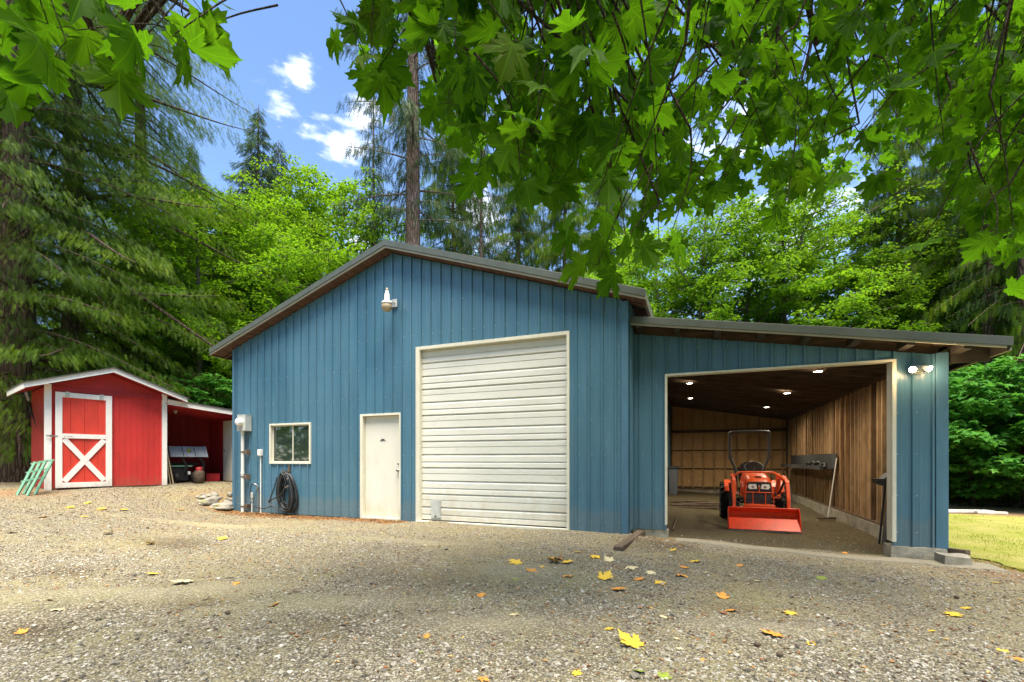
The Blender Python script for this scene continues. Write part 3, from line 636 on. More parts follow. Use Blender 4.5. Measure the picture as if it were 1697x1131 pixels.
for i in range(N_ + 1):
    f = i / N_; x = -.35 + f * 4.05; a = r_.uniform(-.03, .03); b = r_.uniform(-.035, .035); sk = -.16 * max(0, (f - .75) / .25)
    gzz = g1(x, 8.2)
    vs += [(x, 8.03 + a + sk, gzz - .03), (x, 8.06 + a + sk, gzz + .022), (x, 8.34 + b, gzz + .026), (x, 8.38 + b, gzz - .03)]
m.add(vs, [(i * 4 + j, (i + 1) * 4 + j, (i + 1) * 4 + j + 1, i * 4 + j + 1) for i in range(N_) for j in range(3)]); m.build('threshold_slab', M['slab'], gar)
# roof of the bay
A, B, F2 = -1.085, 3.828, 8.09
def sl(mb, xa, xb, ya, yb, o0, o1, mi=0):
    za, zb = lroof(xa), lroof(xb)
    mb.hexa([(xa, ya, za - o0), (xb, ya, zb - o0), (xb, yb, zb - o0), (xa, yb, za - o0), (xa, ya, za - o1), (xb, ya, zb - o1), (xb, yb, zb - o1), (xa, yb, za - o1)], mi)
m = gmb(); sl(m, A, B, F2 + .02, 20.95, .05, .004); m.build('bay_roof', M['roof_metal'], gar)
m = gmb(); sl(m, A, B, F2 - .012, F2 + .018, .115, 0); sl(m, A, B, F2 - .012, F2 + .12, 0, -.006); m.build('bay_rake_trim', M['fascia'], gar, bev=.003)
m = gmb(); sl(m, A, B - .06, F2 + .0, F2 + .03, .145, .1155); m.box(B - .02, B, F2 + .03, 20.95, lroof(B) - .17, lroof(B) - .135); m.build('bay_rake_board', M['fascia_lip'], gar)
m = gmb()
y_ = 8.6
while y_ < 20.5: sl(m, A, 3.25, y_, y_ + .042, .235, .053); y_ += .6096
mb_ = gmb()
for k in range(8):
    xx = -1.0 + k * .62; sl(mb_, xx, xx + .09, F2 + .031, LY0 - .005, .18, .08); mb_.mark()
m.build('rafters', M['wood_dark'], gar); mb_.split('lookout_block', M['rake_block'], gar)
m = gmb()
for k in range(32): sl(m, A + k * .1535, A + k * .1535 + .15, 8.52, 20.9, .0525, .0505)
m.build('roof_boards', M['wood_dark'], gar)
m = gmb(); sl(m, A, B, F2 + .03, 8.515, .0525, .0505); sl(m, 3.32, B - .05, 8.52, 20.9, .10, .09); m.box(B - .05, B - .021, F2 + .03, 20.95, lroof(B) - .165, lroof(B) - .052); m.hexa([(LX1 + .02, LY0 + .0, 2.63), (B - .05, LY0 + .0, 2.63), (B - .05, LY0 + .03, 2.63), (LX1 + .02, LY0 + .03, 2.63), (LX1 + .02, LY0, lroof(LX1) - .055), (B - .05, LY0, lroof(B - .05) - .055), (B - .05, LY0 + .03, lroof(B - .05) - .055), (LX1 + .02, LY0 + .03, lroof(LX1) - .055)]); m.build('eave_soffit', M['rake_block'], gar)
# bay interior
r_ = random.Random(11); m = gmb(); m2 = gmb(); m.box(3.262, 3.268, 8.7, 20.5, .075, lroof(3.2) - .245, 0); m2.box(3.2505, 3.2615, 8.7, 20.5, .075, lroof(3.2) - .245); y_ = 8.75; k = 0; zt = lroof(3.2) - .245  # dark backing sheet paints shade into the gaps between the boards
while y_ < 20.4:
    wd = r_.uniform(.09, .17); dep = r_.choice((0, 0, .03, .06)); tgt = m if r_.random() < .35 else m2
    tgt.box(3.20 - dep, 3.25, y_, y_ + wd, .075, zt + .0); y_ += wd + r_.uniform(.02, .085)
y_ = 8.9
while y_ < 20.4:
    m.box(3.12, 3.205 - .02, y_, y_ + .042, .075, zt); y_ += r_.choice((.30, .40, .406, .25)); 
m.build('wall_boards', M['wood_stud'], gar); m2.build('wall_boards_dark', M['wood_stud2'], gar)
m = gmb(); m.box(3.08, 3.21, 8.76, 20.4, .042, .074); m.box(3.095, 3.21, 8.76, 20.4, zt + .001, zt + .05); m.build('sill_plate', M['wood_dark'], gar)
m = gmb(); x_ = LX0 + .05
while x_ < 3.1:
    m.box(x_, x_ + .035, 20.32, 20.41, .08, lroof(x_) - .26); x_ += .40
m.build('rear_studs', M['wood_stud'], gar)
m = gmb()
for z in (.06, .85, 1.60, 2.35): m.box(LX0 + .02, 3.10, 20.405, 20.44, z, z + (.05 if z > .5 else .09))
m.box(LX0 + .02, 3.10, 20.30, 20.3195, 2.36, 2.46); m.build('rear_girts', M['wood_dark'], gar)
m = gmb(); nx_, nz_ = 60, 50; r2 = random.Random(8)
vs = [(LX0 + .02 + i * (3.1 - LX0) / nx_, 20.435 + r2.uniform(-.012, .004) - .015 * math.sin(i * .52), .04 + l * (lroof(LX0 + .02 + i * (3.1 - LX0) / nx_) - .06 - .04) / nz_) for l in range(nz_ + 1) for i in range(nx_ + 1)]
m.add(vs, [(l * (nx_ + 1) + i, l * (nx_ + 1) + i + 1, (l + 1) * (nx_ + 1) + i + 1, (l + 1) * (nx_ + 1) + i) for l in range(nz_) for i in range(nx_)], 0, True); m.build('insulation_paper', M['kraft'], gar)
# ================================================================== lights and things on the garage
def thing(name, loc, label, cat, group=None, rz=0): return empty(name, loc, rz, label, cat, group)
# yard light
y_ = thing('yard_light', (-5.80, MY0, 4.35), 'grey barn light with ribbed glass bowl high under the gable peak', 'wall lamp')
O = y_.location
def L(): return MB(O)
cx_, cy_ = -5.80, 7.66
m = L(); m.tube([(-5.80, MY0 - .02, 4.47), (-5.80, 7.80, 4.47), (-5.80, 7.72, 4.45)], .018, 8); m.box(-5.86, -5.74, MY0 - .045, MY0 - .021, 4.39, 4.55); m.build('bracket', M['galv'], y_)
m = L(); m.lathe((cx_, cy_, 4.38), [(.0, .26), (.03, .26), (.035, .20), (.05, .195), (.055, .06), (.10, .04), (.115, .0), (.112, -.02), (0, -.02)], n=24); m.build('housing', M['galv'], y_)
m = L(); m.lathe((cx_, cy_, 4.36), [(.105, 0), (.112, -.03), (.108, -.075), (.085, -.115), (.05, -.135), (0, -.14)], n=24); m.build('glass_bowl', M['tan'], y_)
m = L(); m.lathe((cx_, cy_, 4.64), [(0, .05), (.022, .05), (.022, 0), (0, 0)], n=12); m.build('photocell', M['tan'], y_)
# double flood light
f_ = thing('flood_light', (2.93, LY0, 2.58), 'lit twin-head flood light on the blue post right of the open bay', 'flood light')
O = f_.location
m = L(); m.box(2.88, 3.02, LY0 - .05, LY0 - .022, 2.50, 2.62); m.cyl((2.95, LY0 - .05, 2.56), (2.95, LY0 - .09, 2.56), .045, 16); m.build('mount', M['pale_grey'], f_)
for hx, tgt in ((2.865, Vector((-.35, -.75, -.35))), (3.035, Vector((.45, -.6, -.35)))):
    c = Vector((hx, LY0 - .15, 2.555)); tg = tgt.normalized()
    m = L(); m.tube([(2.95, LY0 - .08, 2.57), c - tg * .06], .012, 8); m.lathe(c, [(0, -.07), (.025, -.065), (.04, -.02), (.047, .02), (.047, .03), (.040, .03), (.038, .012), (0, .012)], tg, 20); hd = m.build('lamp_head', M['pale_grey'], f_)
    m = L(); m.lathe(c, [(.037, .013), (.034, .024), (.02, .03), (0, .032)], tg, 18); m.build('bulb', M['lit'], hd)
    ld = bpy.data.lights.new('flood_lamp', 'POINT'); ld.energy = 3.2; ld.color = (1, .66, .34); ld.shadow_soft_size = .04
    lo = bpy.data.objects.new('flood_lamp', ld); COL.objects.link(lo); lo.parent = hd; lo.location = c + tg * .06 - O; lo.rotation_euler = (-tg).to_track_quat('Z', 'Y').to_euler()
# ceiling downlights of the bay
spots = [(2.08, 10.2, 'nearest of the lit round downlights along the right side of the bay ceiling'), (2.05, 13.3, 'middle one of the three lit downlights along the right side of the bay ceiling'), (2.01, 16.7, 'farthest lit downlight on the right side of the bay ceiling, above the back wall'),
         (-.23, 13.3, 'nearer of the two lit downlights on the left of the bay ceiling'), (-.25, 16.6, 'farther of the two lit downlights on the left of the bay ceiling')]
for i, (x, y, lab) in enumerate(spots):
    z = lroof(x) - .25
    if i == 0:
        d0 = thing('ceiling_light', (x, y, z), lab, 'ceiling light', 'round lights in the bay ceiling')
        m = MB(); m.lathe((0, 0, 0), [(.075, .012), (.10, .012), (.10, -.006), (.072, -.010), (.072, 0)], n=24); m.build('trim_ring', M['pale_grey'], d0)
        m = MB(); m.lathe((0, 0, 0), [(.0715, -.004), (.03, -.007), (0, -.007)], n=20); m.build('lens', M['lit2'], d0)
        ld = bpy.data.lights.new('ceiling_lamp', 'SPOT'); ld.energy = 95; ld.color = (1, .84, .62); ld.spot_size = R(165); ld.spot_blend = 1; ld.shadow_soft_size = .07
        lo = bpy.data.objects.new('ceiling_lamp', ld); COL.objects.link(lo); lo.parent = d0; lo.location = (0, 0, -.02)
    else:
        c = d0.copy(); COL.objects.link(c); c.location = (x, y, z); c['label'] = lab
        for ch in d0.children:
            q = ch.copy(); COL.objects.link(q); q.parent = c
# meter
mt_ = thing('electric_meter', (-10.0, MY0, 1.9), 'grey electric meter box with round glass dial on the left corner of the blue wall', 'electric meter')
O = mt_.location
m = L(); m.box(-10.20, -9.93, MY0 - .19, MY0 - .019, 1.93, 2.31); m.box(-10.205, -9.925, MY0 - .194, MY0 - .02, 2.3105, 2.318); m.build('box', M['galv'], mt_, bev=.006)
m = L(); m.lathe((-10.08, MY0 - .191, 2.14), [(.09, 0), (.09, -.02), (.082, -.03), (.082, -.09), (.06, -.105), (0, -.108)], (0, 1, 0), 24); m.build('dial', M['lens'], mt_)
c_ = thing('electric_conduit', (-10.13, MY0, 0), 'thick pale grey conduit pipe running from the meter box down to the ground', 'pipe')
O = c_.location
m = L(); m.cyl((-10.13, MY0 - .10, -.1), (-10.13, MY0 - .10, 1.929), .038, 16); m.cyl((-10.13, MY0 - .10, 1.87), (-10.13, MY0 - .10, 1.928), .046, 16); m.cyl((-10.13, MY0 - .10, .9), (-10.13, MY0 - .10, .96), .044, 16); m.build('pipe', M['pvc'], c_)
for z in (.12, .83, 1.42):
    m = L(); m.lathe((-10.13, MY0 - .10, z), [(.040, 0), (.047, 0), (.047, .03), (.040, .03)], n=16); m.box(-10.09, -9.98, MY0 - .115, MY0 - .085, z - .01, z + .04); m.box(-10.03, -9.97, MY0 - .12, MY0 - .02, z - .05, z + .07); m.build('clamp', M['timber'], c_)
c_ = thing('outlet_pipe', (-9.60, MY0, 0), 'thin grey pipe topped by a white outlet box left of the window', 'pipe'); O = c_.location
m = L(); m.cyl((-9.60, MY0 - .045, -.1), (-9.60, MY0 - .045, 1.34), .015, 12); m.build('pipe', M['pvc'], c_)
m = L(); m.box(-9.64, -9.56, MY0 - .10, MY0 - .02, 1.34, 1.49); m.box(-9.632, -9.568, MY0 - .112, MY0 - .1005, 1.35, 1.48); m.build('outlet_box', M['shed_white'], c_, bev=.008)
c_ = thing('water_tap', (-9.82, MY0, 0), 'short standpipe tap by the ground near the conduit at the blue wall', 'tap'); O = c_.location
m = L(); m.cyl((-9.87, MY0 - .06, -.1), (-9.87, MY0 - .06, .38), .014, 10); m.cyl((-9.87, MY0 - .06, .34), (-9.87, MY0 - .06, .47), .028, 12); m.build('standpipe', M['pvc'], c_)
m = L(); m.cyl((-9.68, MY0 - .05, -.1), (-9.68, MY0 - .05, .60), .016, 10); m.tube([(-9.68, MY0 - .05, .60), (-9.70, MY0 - .08, .66), (-9.76, MY0 - .10, .67)], .016, 8); m.box(-9.70, -9.66, MY0 - .09, MY0 - .03, .54, .60); m.build('valve', M['steel'], c_)
m = L(); pts = [(-9.77, 7.85, .67), (-9.83, 7.83, .62), (-9.85, 7.82, .45), (-9.80, 7.80, .30), (-9.65, 7.78, .17), (-9.45, 7.76, .12), (-9.2, 7.75, .14), (-9.05, 7.76, .2)]
def smooth_pts(p, k=6):
    p = [Vector(q) for q in p]; out = []
    for i in range(len(p) - 1):
        a = p[max(i - 1, 0)]; b = p[i]; c = p[i + 1]; d = p[min(i + 2, len(p) - 1)]
        for j in range(k):
            t = j / k; out.append(.5 * ((2 * b) + (c - a) * t + (2 * a - 5 * b + 4 * c - d) * t * t + (3 * b - a - 3 * c + d) * t ** 3))
    return out + [p[-1]]
m.tube(smooth_pts(pts), .012, 8); m.build('supply_hose', M['hose'], c_)
# hose coil
h_ = thing('hose_coil', (-8.8, 7.8, 0), 'black garden hose coiled in tall loops hanging under the window', 'hose'); O = h_.location
m = L(); r_ = random.Random(2)
for k in range(15):
    ph = r_.uniform(0, 6.28); w_ = r_.uniform(.13, .24); hgt_ = r_.uniform(.36, .45); dy = r_.uniform(.03, .15); top = .97 - r_.uniform(0, .04); cx = -8.72 + r_.uniform(-.06, .05)
    pts = []
    for i in range(28):
        a = 2 * math.pi * i / 28; sx_ = w_ * math.sin(a) * (1 - .35 * math.cos(a)); z = top - hgt_ + hgt_ * math.cos(a)
        pts.append((cx + sx_ * .95 + (.05 * (top - z)), MY0 - .03 - dy - .03 * math.sin(a + ph), max(z, .03)))
    m.tube(pts, .0145, 8, closed=True, caps=False)
m.tube(smooth_pts([(-8.62, 7.74, .75), (-8.66, 7.72, .55), (-8.8, 7.70, .42), (-9.0, 7.70, .34), (-9.12, 7.72, .30), (-9.02, 7.72, .2), (-8.85, 7.74, .12), (-8.7, 7.76, .08)]), .0145, 8)
m.tube(smooth_pts([(-8.95, 7.80, .85), (-9.0, 7.76, .6), (-9.08, 7.74, .4), (-9.1, 7.73, .25)]), .0145, 8)
m.build('hose', M['hose'], h_)
m = L(); m.box(-8.74, -8.69, 7.90, 7.93, .95, 1.12); m.box(-8.74, -8.69, 7.76, 7.90, .965, .985); m.box(-8.74, -8.69, 7.75, 7.76, .965, 1.02); m.build('hook', M['timber'], h_)
m = L(); m.cyl((-8.57, 7.74, .80), (-8.56, 7.74, .83), .019, 10); m.mark(); m.cyl((-8.60, 7.72, .62), (-8.52, 7.71, .66), .017, 10); m.split('coupling', M['steel'], h_)
# ================================================================== shed
SA = R(76); shed = thing('red_shed', (-13.06, 5.50, .60), 'small red wooden shed with white trim, sliding barn door and open side bay', 'shed', rz=SA)
def build(mb, n, mat, par, **k): return mb.build(n, mat, par, **k)
WZ = 2.235; RXs = 1.05
def sroof(x): return 2.76 - .37 * abs(x - RXs)
def t111(mb, x0, x1, z0, ztop, y, sgn=-1, pitch=.112, ax='x'):
    """grooved plywood facing -y (or along y at x=const)"""
    x = x0
    while x < x1 - 1e-4:
        xe = min(x + pitch - .014, x1); 
        def P(a, zz, o_): return (a, y + sgn * o_, zz) if ax == 'x' else (y + sgn * o_, a, zz)
        mb.add([P(x, z0, .006), P(xe, z0, .006), P(xe, ztop(xe), .006), P(x, ztop(x), .006)], [(0, 1, 2, 3)])
        x2 = min(xe + .014, x1)
        if x2 > xe:
            mb.add([P(xe, z0, .006), P(xe, z0, 0), P(x2, z0, 0), P(x2, z0, .006), P(xe, ztop(xe), .006), P(xe, ztop(xe), 0), P(x2, ztop(x2), 0), P(x2, ztop(x2), .006)], [(0, 1, 5, 4), (1, 2, 6, 5), (2, 3, 7, 6)])
        x = x2
m = MB(); t111(m, 0, 2.11, .02, lambda x: WZ + .02, 0); m.build('front_wall', M['red'], shed)
m = MB(); m.prism([(0, WZ + .02), (2.11, WZ + .02), (2.11, sroof(2.11) - .1), (RXs, sroof(RXs) - .1), (0, sroof(0) - .1)], -.002, .05); m.box(0, 2.11, -.035, -.0065, WZ - .06, WZ + .0); m.build('gable', M['red_dark'], shed)
m = MB(); t111(m, .02, 1.68, .02, lambda x: sroof(0) - .12, 0, -1, .2, 'y'); t111(m, .02, 2.0, .02, lambda x: sroof(0) - .12, 2.11, 1, .2, 'y'); m.box(0, 2.11, 1.65, 1.68, .02, 2.3); m.build('side_wall', M['red_dark'], shed)
m = MB(); m.box(-.01, 2.12, .0, 1.66, -.02, .019); m.build('floor_skid', M['timber'], shed)
m = MB(); m.box(-.05, .06, -.06, -.007, -.02, WZ + .05); m.mark(); m.box(2.06, 2.16, -.06, -.007, .0, WZ + .16); m.split('corner_board', M['shed_white'], shed, bev=.003)
m = MB()
for a, b in ((-.38, RXs), (RXs, 2.52)):
    za, zb = sroof(a), sroof(b)
    m.hexa([(a, -.32, za - .10), (b, -.32, zb - .10), (b, -.295, zb - .10), (a, -.295, za - .10), (a, -.32, za), (b, -.32, zb), (b, -.295, zb), (a, -.295, za)])
m.box(-.40, -.3805, -.32, 1.72, sroof(-.38) - .12, sroof(-.38) - .006); m.build('fascia', M['shed_white'], shed, bev=.003)
m = MB()
for a, b in ((-.41, RXs), (RXs, 2.56)):
    za, zb = sroof(a), sroof(b)
    m.hexa([(a, -.35, za + .001), (b, -.35, zb + .001), (b, 1.78, zb + .001), (a, 1.78, za + .001), (a, -.35, za + .02), (b, -.35, zb + .02), (b, 1.78, zb + .02), (a, 1.78, za + .02)])
rf = m.build('roof', M['roof_felt'], shed)
m = MB()
for a, b in ((-.38, RXs), (RXs, 2.52)):
    za, zb = sroof(a) - .06, sroof(b) - .06
    m.hexa([(a, -.294, za - .02), (b, -.294, zb - .02), (b, 1.74, zb - .02), (a, 1.74, za - .02), (a, -.294, za), (b, -.294, zb), (b, 1.74, zb), (a, 1.74, za)])
m.build('soffit', M['red_dark'], shed)
# sliding door
dx0, dx1, dz1 = .115, 1.07, 2.13
m = MB(); x = dx0 + .02
while x < dx1 - .05:
    m.box(x, min(x + .225, dx1 - .02), -.060, -.045, .05, dz1 - .02); x += .23
bd = m.build('barn_door', M['red_door'], shed)
fw = .11; m = MB(); ya, yb = -.085, -.061
m.box(dx0, dx0 + fw, ya, yb, .03, dz1); m.box(dx1 - fw, dx1, ya, yb, .03, dz1); m.box(dx0 + fw, dx1 - fw, ya, yb, dz1 - .11, dz1); m.box(dx0 + fw, dx1 - fw, ya, yb, .03, .14); m.box(dx0 + fw, dx1 - fw, ya, yb, 1.12, 1.22)
m.build('door_frame', M['shed_white'], bd, bev=.003)
m = MB(); p, q = Vector((dx0 + fw + .03, 0, .17)), Vector((dx1 - fw - .03, 0, 1.10)); yc = -.0735
m.bar((p.x, yc, p.z), (q.x, yc, q.z), .0, .0) if False else None
def brace(mb, a, b, w_, y0_, y1_):
    d = (b - a).normalized(); n = Vector((-d.z, 0, d.x)) * w_ / 2
    mb.prism([((a - n).x, (a - n).z), ((b - n).x, (b - n).z), ((b + n).x, (b + n).z), ((a + n).x, (a + n).z)], y0_, y1_)
brace(m, p, q, .105, -.084, -.062); brace(m, Vector((p.x, 0, q.z)), Vector((q.x, 0, p.z)), .105, -.082, -.0615); m.build('cross_brace', M['shed_white'], bd)
m = MB()
for x in (dx0 + .19, dx1 - .19): m.box(x - .035, x + .035, -.100, -.086, dz1 - .10, dz1 + .015); m.mark()
m.split('door_hanger', M['galv'], bd)
m = MB(); m.box(-.03, .15, -.092, -.086, 1.15, 1.175); m.box(.02, .05, -.105, -.092, 1.14, 1.185); m.build('latch', M['steel'], bd); m = MB(); m.tube([(.25, -.09, 1.17), (.25, -.115, 1.17), (.38, -.115, 1.16), (.38, -.09, 1.16)], .006, 6); m.build('pull_handle', M['steel'], bd)
m = MB(); m.box(.05, 2.06, -.045, -.036, dz1 + .02, dz1 + .06); m.build('door_rail', M['red_dark'], shed)
m = MB(); rough_box(m, .02, .2, -.1, .12, -.16, -.022, .005, 3); m.mark(); rough_box(m, 1.85, 2.05, -.02, .15, -.2, -.022, .005, 4); m.split('pier_block', M['concrete'], shed)
# side bay of the shed
def eroof(x): return 2.17 - .095 * (x - 2.16)
m = MB(); sl2 = lambda mb, xa, xb, ya, yb, o0, o1: mb.hexa([(xa, ya, eroof(xa) - o0), (xb, ya, eroof(xb) - o0), (xb, yb, eroof(xb) - o0), (xa, yb, eroof(xa) - o0), (xa, ya, eroof(xa) - o1), (xb, ya, eroof(xb) - o1), (xb, yb, eroof(xb) - o1), (xa, yb, eroof(xa) - o1)])
sl2(m, 2.162, 4.5, -.10, -.07, .125, 0); m.build('bay_fascia', M['shed_white'], shed)
m = MB(); sl2(m, 2.162, 4.55, -.12, 2.2, -.001, -.02); m.build('bay_roof', M['roof_felt'], shed)
m = MB(); sl2(m, 2.13, 4.3, -.069, 2.1, .11, .09)
for k in range(5): sl2(m, 2.13, 3.9, .1 + k * .42, .14 + k * .42, .16, .1105)
m.build('bay_ceiling', M['red_dark'], shed)
m = MB(); t111(m, 2.12, 3.94, .0, lambda x: eroof(x) - .12, 2.05, -1, .2); m.box(3.90, 3.96, 0, 2.05, .0, 1.95); m.build('bay_wall', M['red_dark'], shed)
m = MB(); m.box(3.85, 3.885, .12, .92, .03, 1.78); sd = m.build('side_door', M['door_white'], shed, bev=.003)
m = MB(); m.lathe((3.85, .82, .92), [(.0, -.001), (.025, -.001), (.01, -.02), (.024, -.035), (.0, -.05)], (1, 0, 0), 12); m.build('door_knob', M['steel'], sd)
SM = shed.matrix_world = Matrix.Translation(shed.location) @ Matrix.Rotation(SA, 4, 'Z')
def sw(x, y, z): return SM @ Vector((x, y, z))
def sthing(name, x, y, z, label, cat, rz=0): return thing(name, sw(x, y, z), label, cat, rz=SA + rz)
b_ = sthing('ceiling_lamp_holder', 2.6, .75, 1.98, 'small white bulb holder under the roof of the open side bay of the shed', 'lamp')
m = MB(); m.lathe((0, 0, 0), [(0, 0), (.05, 0), (.05, -.02), (.03, -.03), (.03, -.08), (0, -.08)], n=14); m.build('holder', M['shed_white'], b_)
# cart with snow-grey hood cover (covered tiller), tank, box
b_ = sthing('covered_machine', 2.82, .75, 0, 'black yard machine under a grey ribbed plastic hood inside the shed bay', 'machine')
z0 = g1(*b_.location.xy) - b_.location.z
m = MB(); m.prism([(-.34, .72), (.30, .72), (.28, .80), (.16, 1.01), (-.18, 1.01), (-.30, .80)][::1], -.44, .44, ax='x')
for k in range(3):
    pass
cv = m.build('hood', M['tarp_grey'], b_, bev=.015)
m = MB(); 
for x_ in (-.14, .14): m.bar((x_, -.335, .745), (x_, -.19, 1.02), .012, .014); m.mark()
m.split('hood_strap', M['dark_grey'], cv)
m = MB(); m.lathe((0, -.27, .90), [(.05, 0), (.05, -.02), (0, -.025)], (0, 1, 0), 14); m.build('cap', M['leaf_green'], cv)
m = MB(); m.box(-.42, .30, -.1, .25, .50, .56); m.box(-.40, .02, -.20, .2, .08, .44); m.tube([(.3, -.1, .74), (.40, -.15, .55), (.36, -.15, .3), (.2, -.1, .15)], .045, 8); m.tube([(-.15, -.24, .72), (-.05, -.26, .5), (-.1, -.25, .3)], .03, 8); m.build('body', M['black'], b_, bev=.01)
m = MB(); m.box(-.45, .1, -.24, .2, .46, .49); m.build('tray', M['green_paint'], b_)
m = MB(); m.lathe((-.28, -.24, .13 + z0), [(0, -.05), (.10, -.05), (.13, -.02), (.13, .02), (.10, .05), (0, .05)], (1, 0, 0), 16); m.mark(); m.lathe((.12, -.24, .13 + z0), [(0, -.05), (.10, -.05), (.13, -.02), (.13, .02), (.10, .05), (0, .05)], (1, 0, 0), 16); m.split('wheel', M['rubber'], b_)
m = MB(); m.box(-.02, .04, -.27, -.26, .25, .33); m.build('tag', M['shed_white'], b_)
b_ = sthing('gas_tank', 3.02, .35, 0, 'rusty brown gas cylinder with red collar standing beside the covered machine', 'tank')
m = MB(); z0 = g1(*b_.location.xy) - b_.location.z; m.lathe((0, 0, z0), [(0, .0), (.10, .0), (.11, .03), (.14, .06), (.145, .30), (.12, .37), (.05, .40), (0, .40)], n=22); m.build('cylinder', M['timber'], b_); b_.scale = (.9, .9, .9)
m = MB(); m.lathe((0, 0, z0 + .40), [(.085, -.02), (.085, .09), (.078, .09), (.078, -.02)], n=16); m.cyl((0, 0, z0 + .39), (0, 0, z0 + .46), .02, 8); m.build('collar', M['red_dark'], b_)
b_ = sthing('plastic_crate', 3.60, .95, 0, 'bright red plastic crate on the floor by the white shed door', 'crate')
m = MB(); z0 = g1(*b_.location.xy) - b_.location.z; m.box(-.24, .12, -.15, .15, z0, z0 + .2); m.box(-.25, .13, -.16, .16, z0 + .2005, z0 + .225); m.build('crate', M['bright_red'], b_, bev=.01)
b_ = sthing('wooden_handle', 2.25, .15, 0, 'pair of thin wooden poles leaning in the shed bay behind the white post', 'poles')
m = MB(); m.cyl((-.02, .1, 1.0), (.10, -.05, -.02), .016, 8); m.mark(); m.cyl((-.04, .1, .9), (.05, .0, -.02), .014, 8); m.split('pole', M['tan'], b_)
# green racks leaning at the left corner
for i, (u, v, lab) in enumerate(((29, 824, 'pale green slatted frame leaning by the left shed corner, front one of two'), (40, 823, 'pale green slatted frame leaning behind the front one, nearest the red wall'))):
    p = at(u, v, 9.35 + .15 * i); zg = g1(p.x, p.y)
    b_ = thing('leaning_frame', (p.x, p.y, zg), lab, 'frame', 'green frames by the shed', rz=R(24 + 8 * i))
    H_, W_ = .66, .20; tilt = .13
    def q(x, z): return (x + tilt * z / H_ * 1.05, .22 * z / H_, z)
    m = MB()
    for x in (0, W_): m.bar(q(x, -.02), q(x, H_), .045, .03, up=(0, 1, 0)); m.mark()
    m.split('rail', M['green_paint'], b_)
    m = MB()
    for z in (.28, .46, .64): m.bar(q(-.06, z - .02), q(W_ + .03, z + .05), .03, .035, up=(0, 1, 0)); m.mark()
    m.split('rung', M['green_paint'], b_)
# ================================================================== tractor
tr = thing('tractor', (1.19, 10.22, g1(1.2, 10.8)), 'compact orange tractor with front loader bucket parked inside the open bay', 'tractor')
m = MB(); prof = [(0, .03), (.30, .255), (.345, .31), (.335, .36), (.25, .44)]; th = .012
out = prof + [(y_ - (.0 if i < 2 else .012), z + .012) for i, (y_, z) in enumerate(prof)][::-1]
for a, b in zip(prof, prof[1:]):
    (ya, za), (yb, zb) = a, b; n = Vector((0, -(zb - za), (yb - ya))).normalized() * .012
    m.hexa([(-.62, ya, za), (.62, ya, za), (.62, yb, zb), (-.62, yb, zb), (-.62, ya + n.y, za + n.z), (.62, ya + n.y, za + n.z), (.62, yb + n.y, zb + n.z), (-.62, yb + n.y, zb + n.z)])
m.cyl((-.615, .25, .445), (.615, .25, .445), .014, 8); m.box(-.61, .61, .05, .5, .02, .032); m.box(-.61, .61, .48, .5, .033, .36); m.box(-.61, .61, .36, .5, .345, .36)
side = [(0, .012), (.50, .012), (.50, .33), (.36, .40), (.25, .455), (.20, .43), (.03, .09)]
m.prism(side, -.632, -.6205, ax='x'); m.prism(side, .6205, .632, ax='x')
bk = m.build('bucket', M['bucket_red'], tr, bev=.003)
m = MB(); m.box(-.632, .632, -.03, .06, .012, .0265); m.build('cutting_edge', M['steel'], bk)
for s_ in (-1, 1):
    m = MB(); x = .50 * s_
    pts = [(x, .57, .34), (x, .60, .62), (x, .74, .94), (x * .99, 1.05, 1.02), (x * .95, 1.65, 1.03)]
    for a, b in zip(pts, pts[1:]): m.bar(a, b, .06, .10, up=(0, 1, .2))
    for p in pts[1:-1]: m.cyl((p[0] - .031, p[1], p[2]), (p[0] + .031, p[1], p[2]), .05, 14)
    m.bar((x * .93, 1.64, .50), (x * .93, 1.64, 1.10), .08, .12, up=(0, 1, 0)); m.build('loader_arm', M['orange'], tr, bev=.004)
    m = MB(); m.cyl((x * .88, 1.5, .62), (x * .94, .95, .93), .024, 12); m.cyl((x * 1.13, .90, .90), (x * 1.08, .60, .42), .022, 12); m.build('hydraulic_ram', M['dark_grey'], tr)
m = MB(); m.tube(smooth_pts([(-.50, 1.02, 1.04), (-.38, 1.0, 1.13), (-.30, 1.0, 1.145), (.22, 1.0, 1.145), (.32, .97, 1.12), (.50, .80, .97)], 3), .020, 10); m.build('cross_tube', M['orange'], tr)
m = MB()     # hood: tapered rounded shell
hood = [(.92, .24, .62, .90), (.95, .26, .60, 1.00), (1.10, .275, .60, 1.07), (1.60, .285, .62, 1.13), (1.95, .285, .66, 1.15)]
vs = []; K = 14
for (y_, hw, z0, z1) in hood:
    for j in range(K):
        a = math.pi * j / (K - 1); cx_ = math.copysign(abs(math.cos(a)) ** .45, math.cos(a)); sz_ = abs(math.sin(a)) ** .45
        vs.append((hw * cx_, y_, z0 + (z1 - z0) * sz_))
m.add(vs, [(i * K + j, i * K + j + 1, (i + 1) * K + j + 1, (i + 1) * K + j) for i in range(len(hood) - 1) for j in range(K - 1)], 0, True)
m.add(vs[:K], [tuple(range(K))]); m.add(vs[-K:], [tuple(range(K))[::-1]]); hd = m.build('hood', M['orange'], tr)
m = MB(); m.box(-.06, .06, .99, 1.05, 1.045, 1.062); m.build('emblem', M['black'], hd)
m = MB(); m.prism([(-.235, .70), (.235, .70), (.225, .915), (.17, .935), (-.17, .935), (-.225, .915)], .895, .93); m.build('front_mask', M['black'], tr, bev=.008)
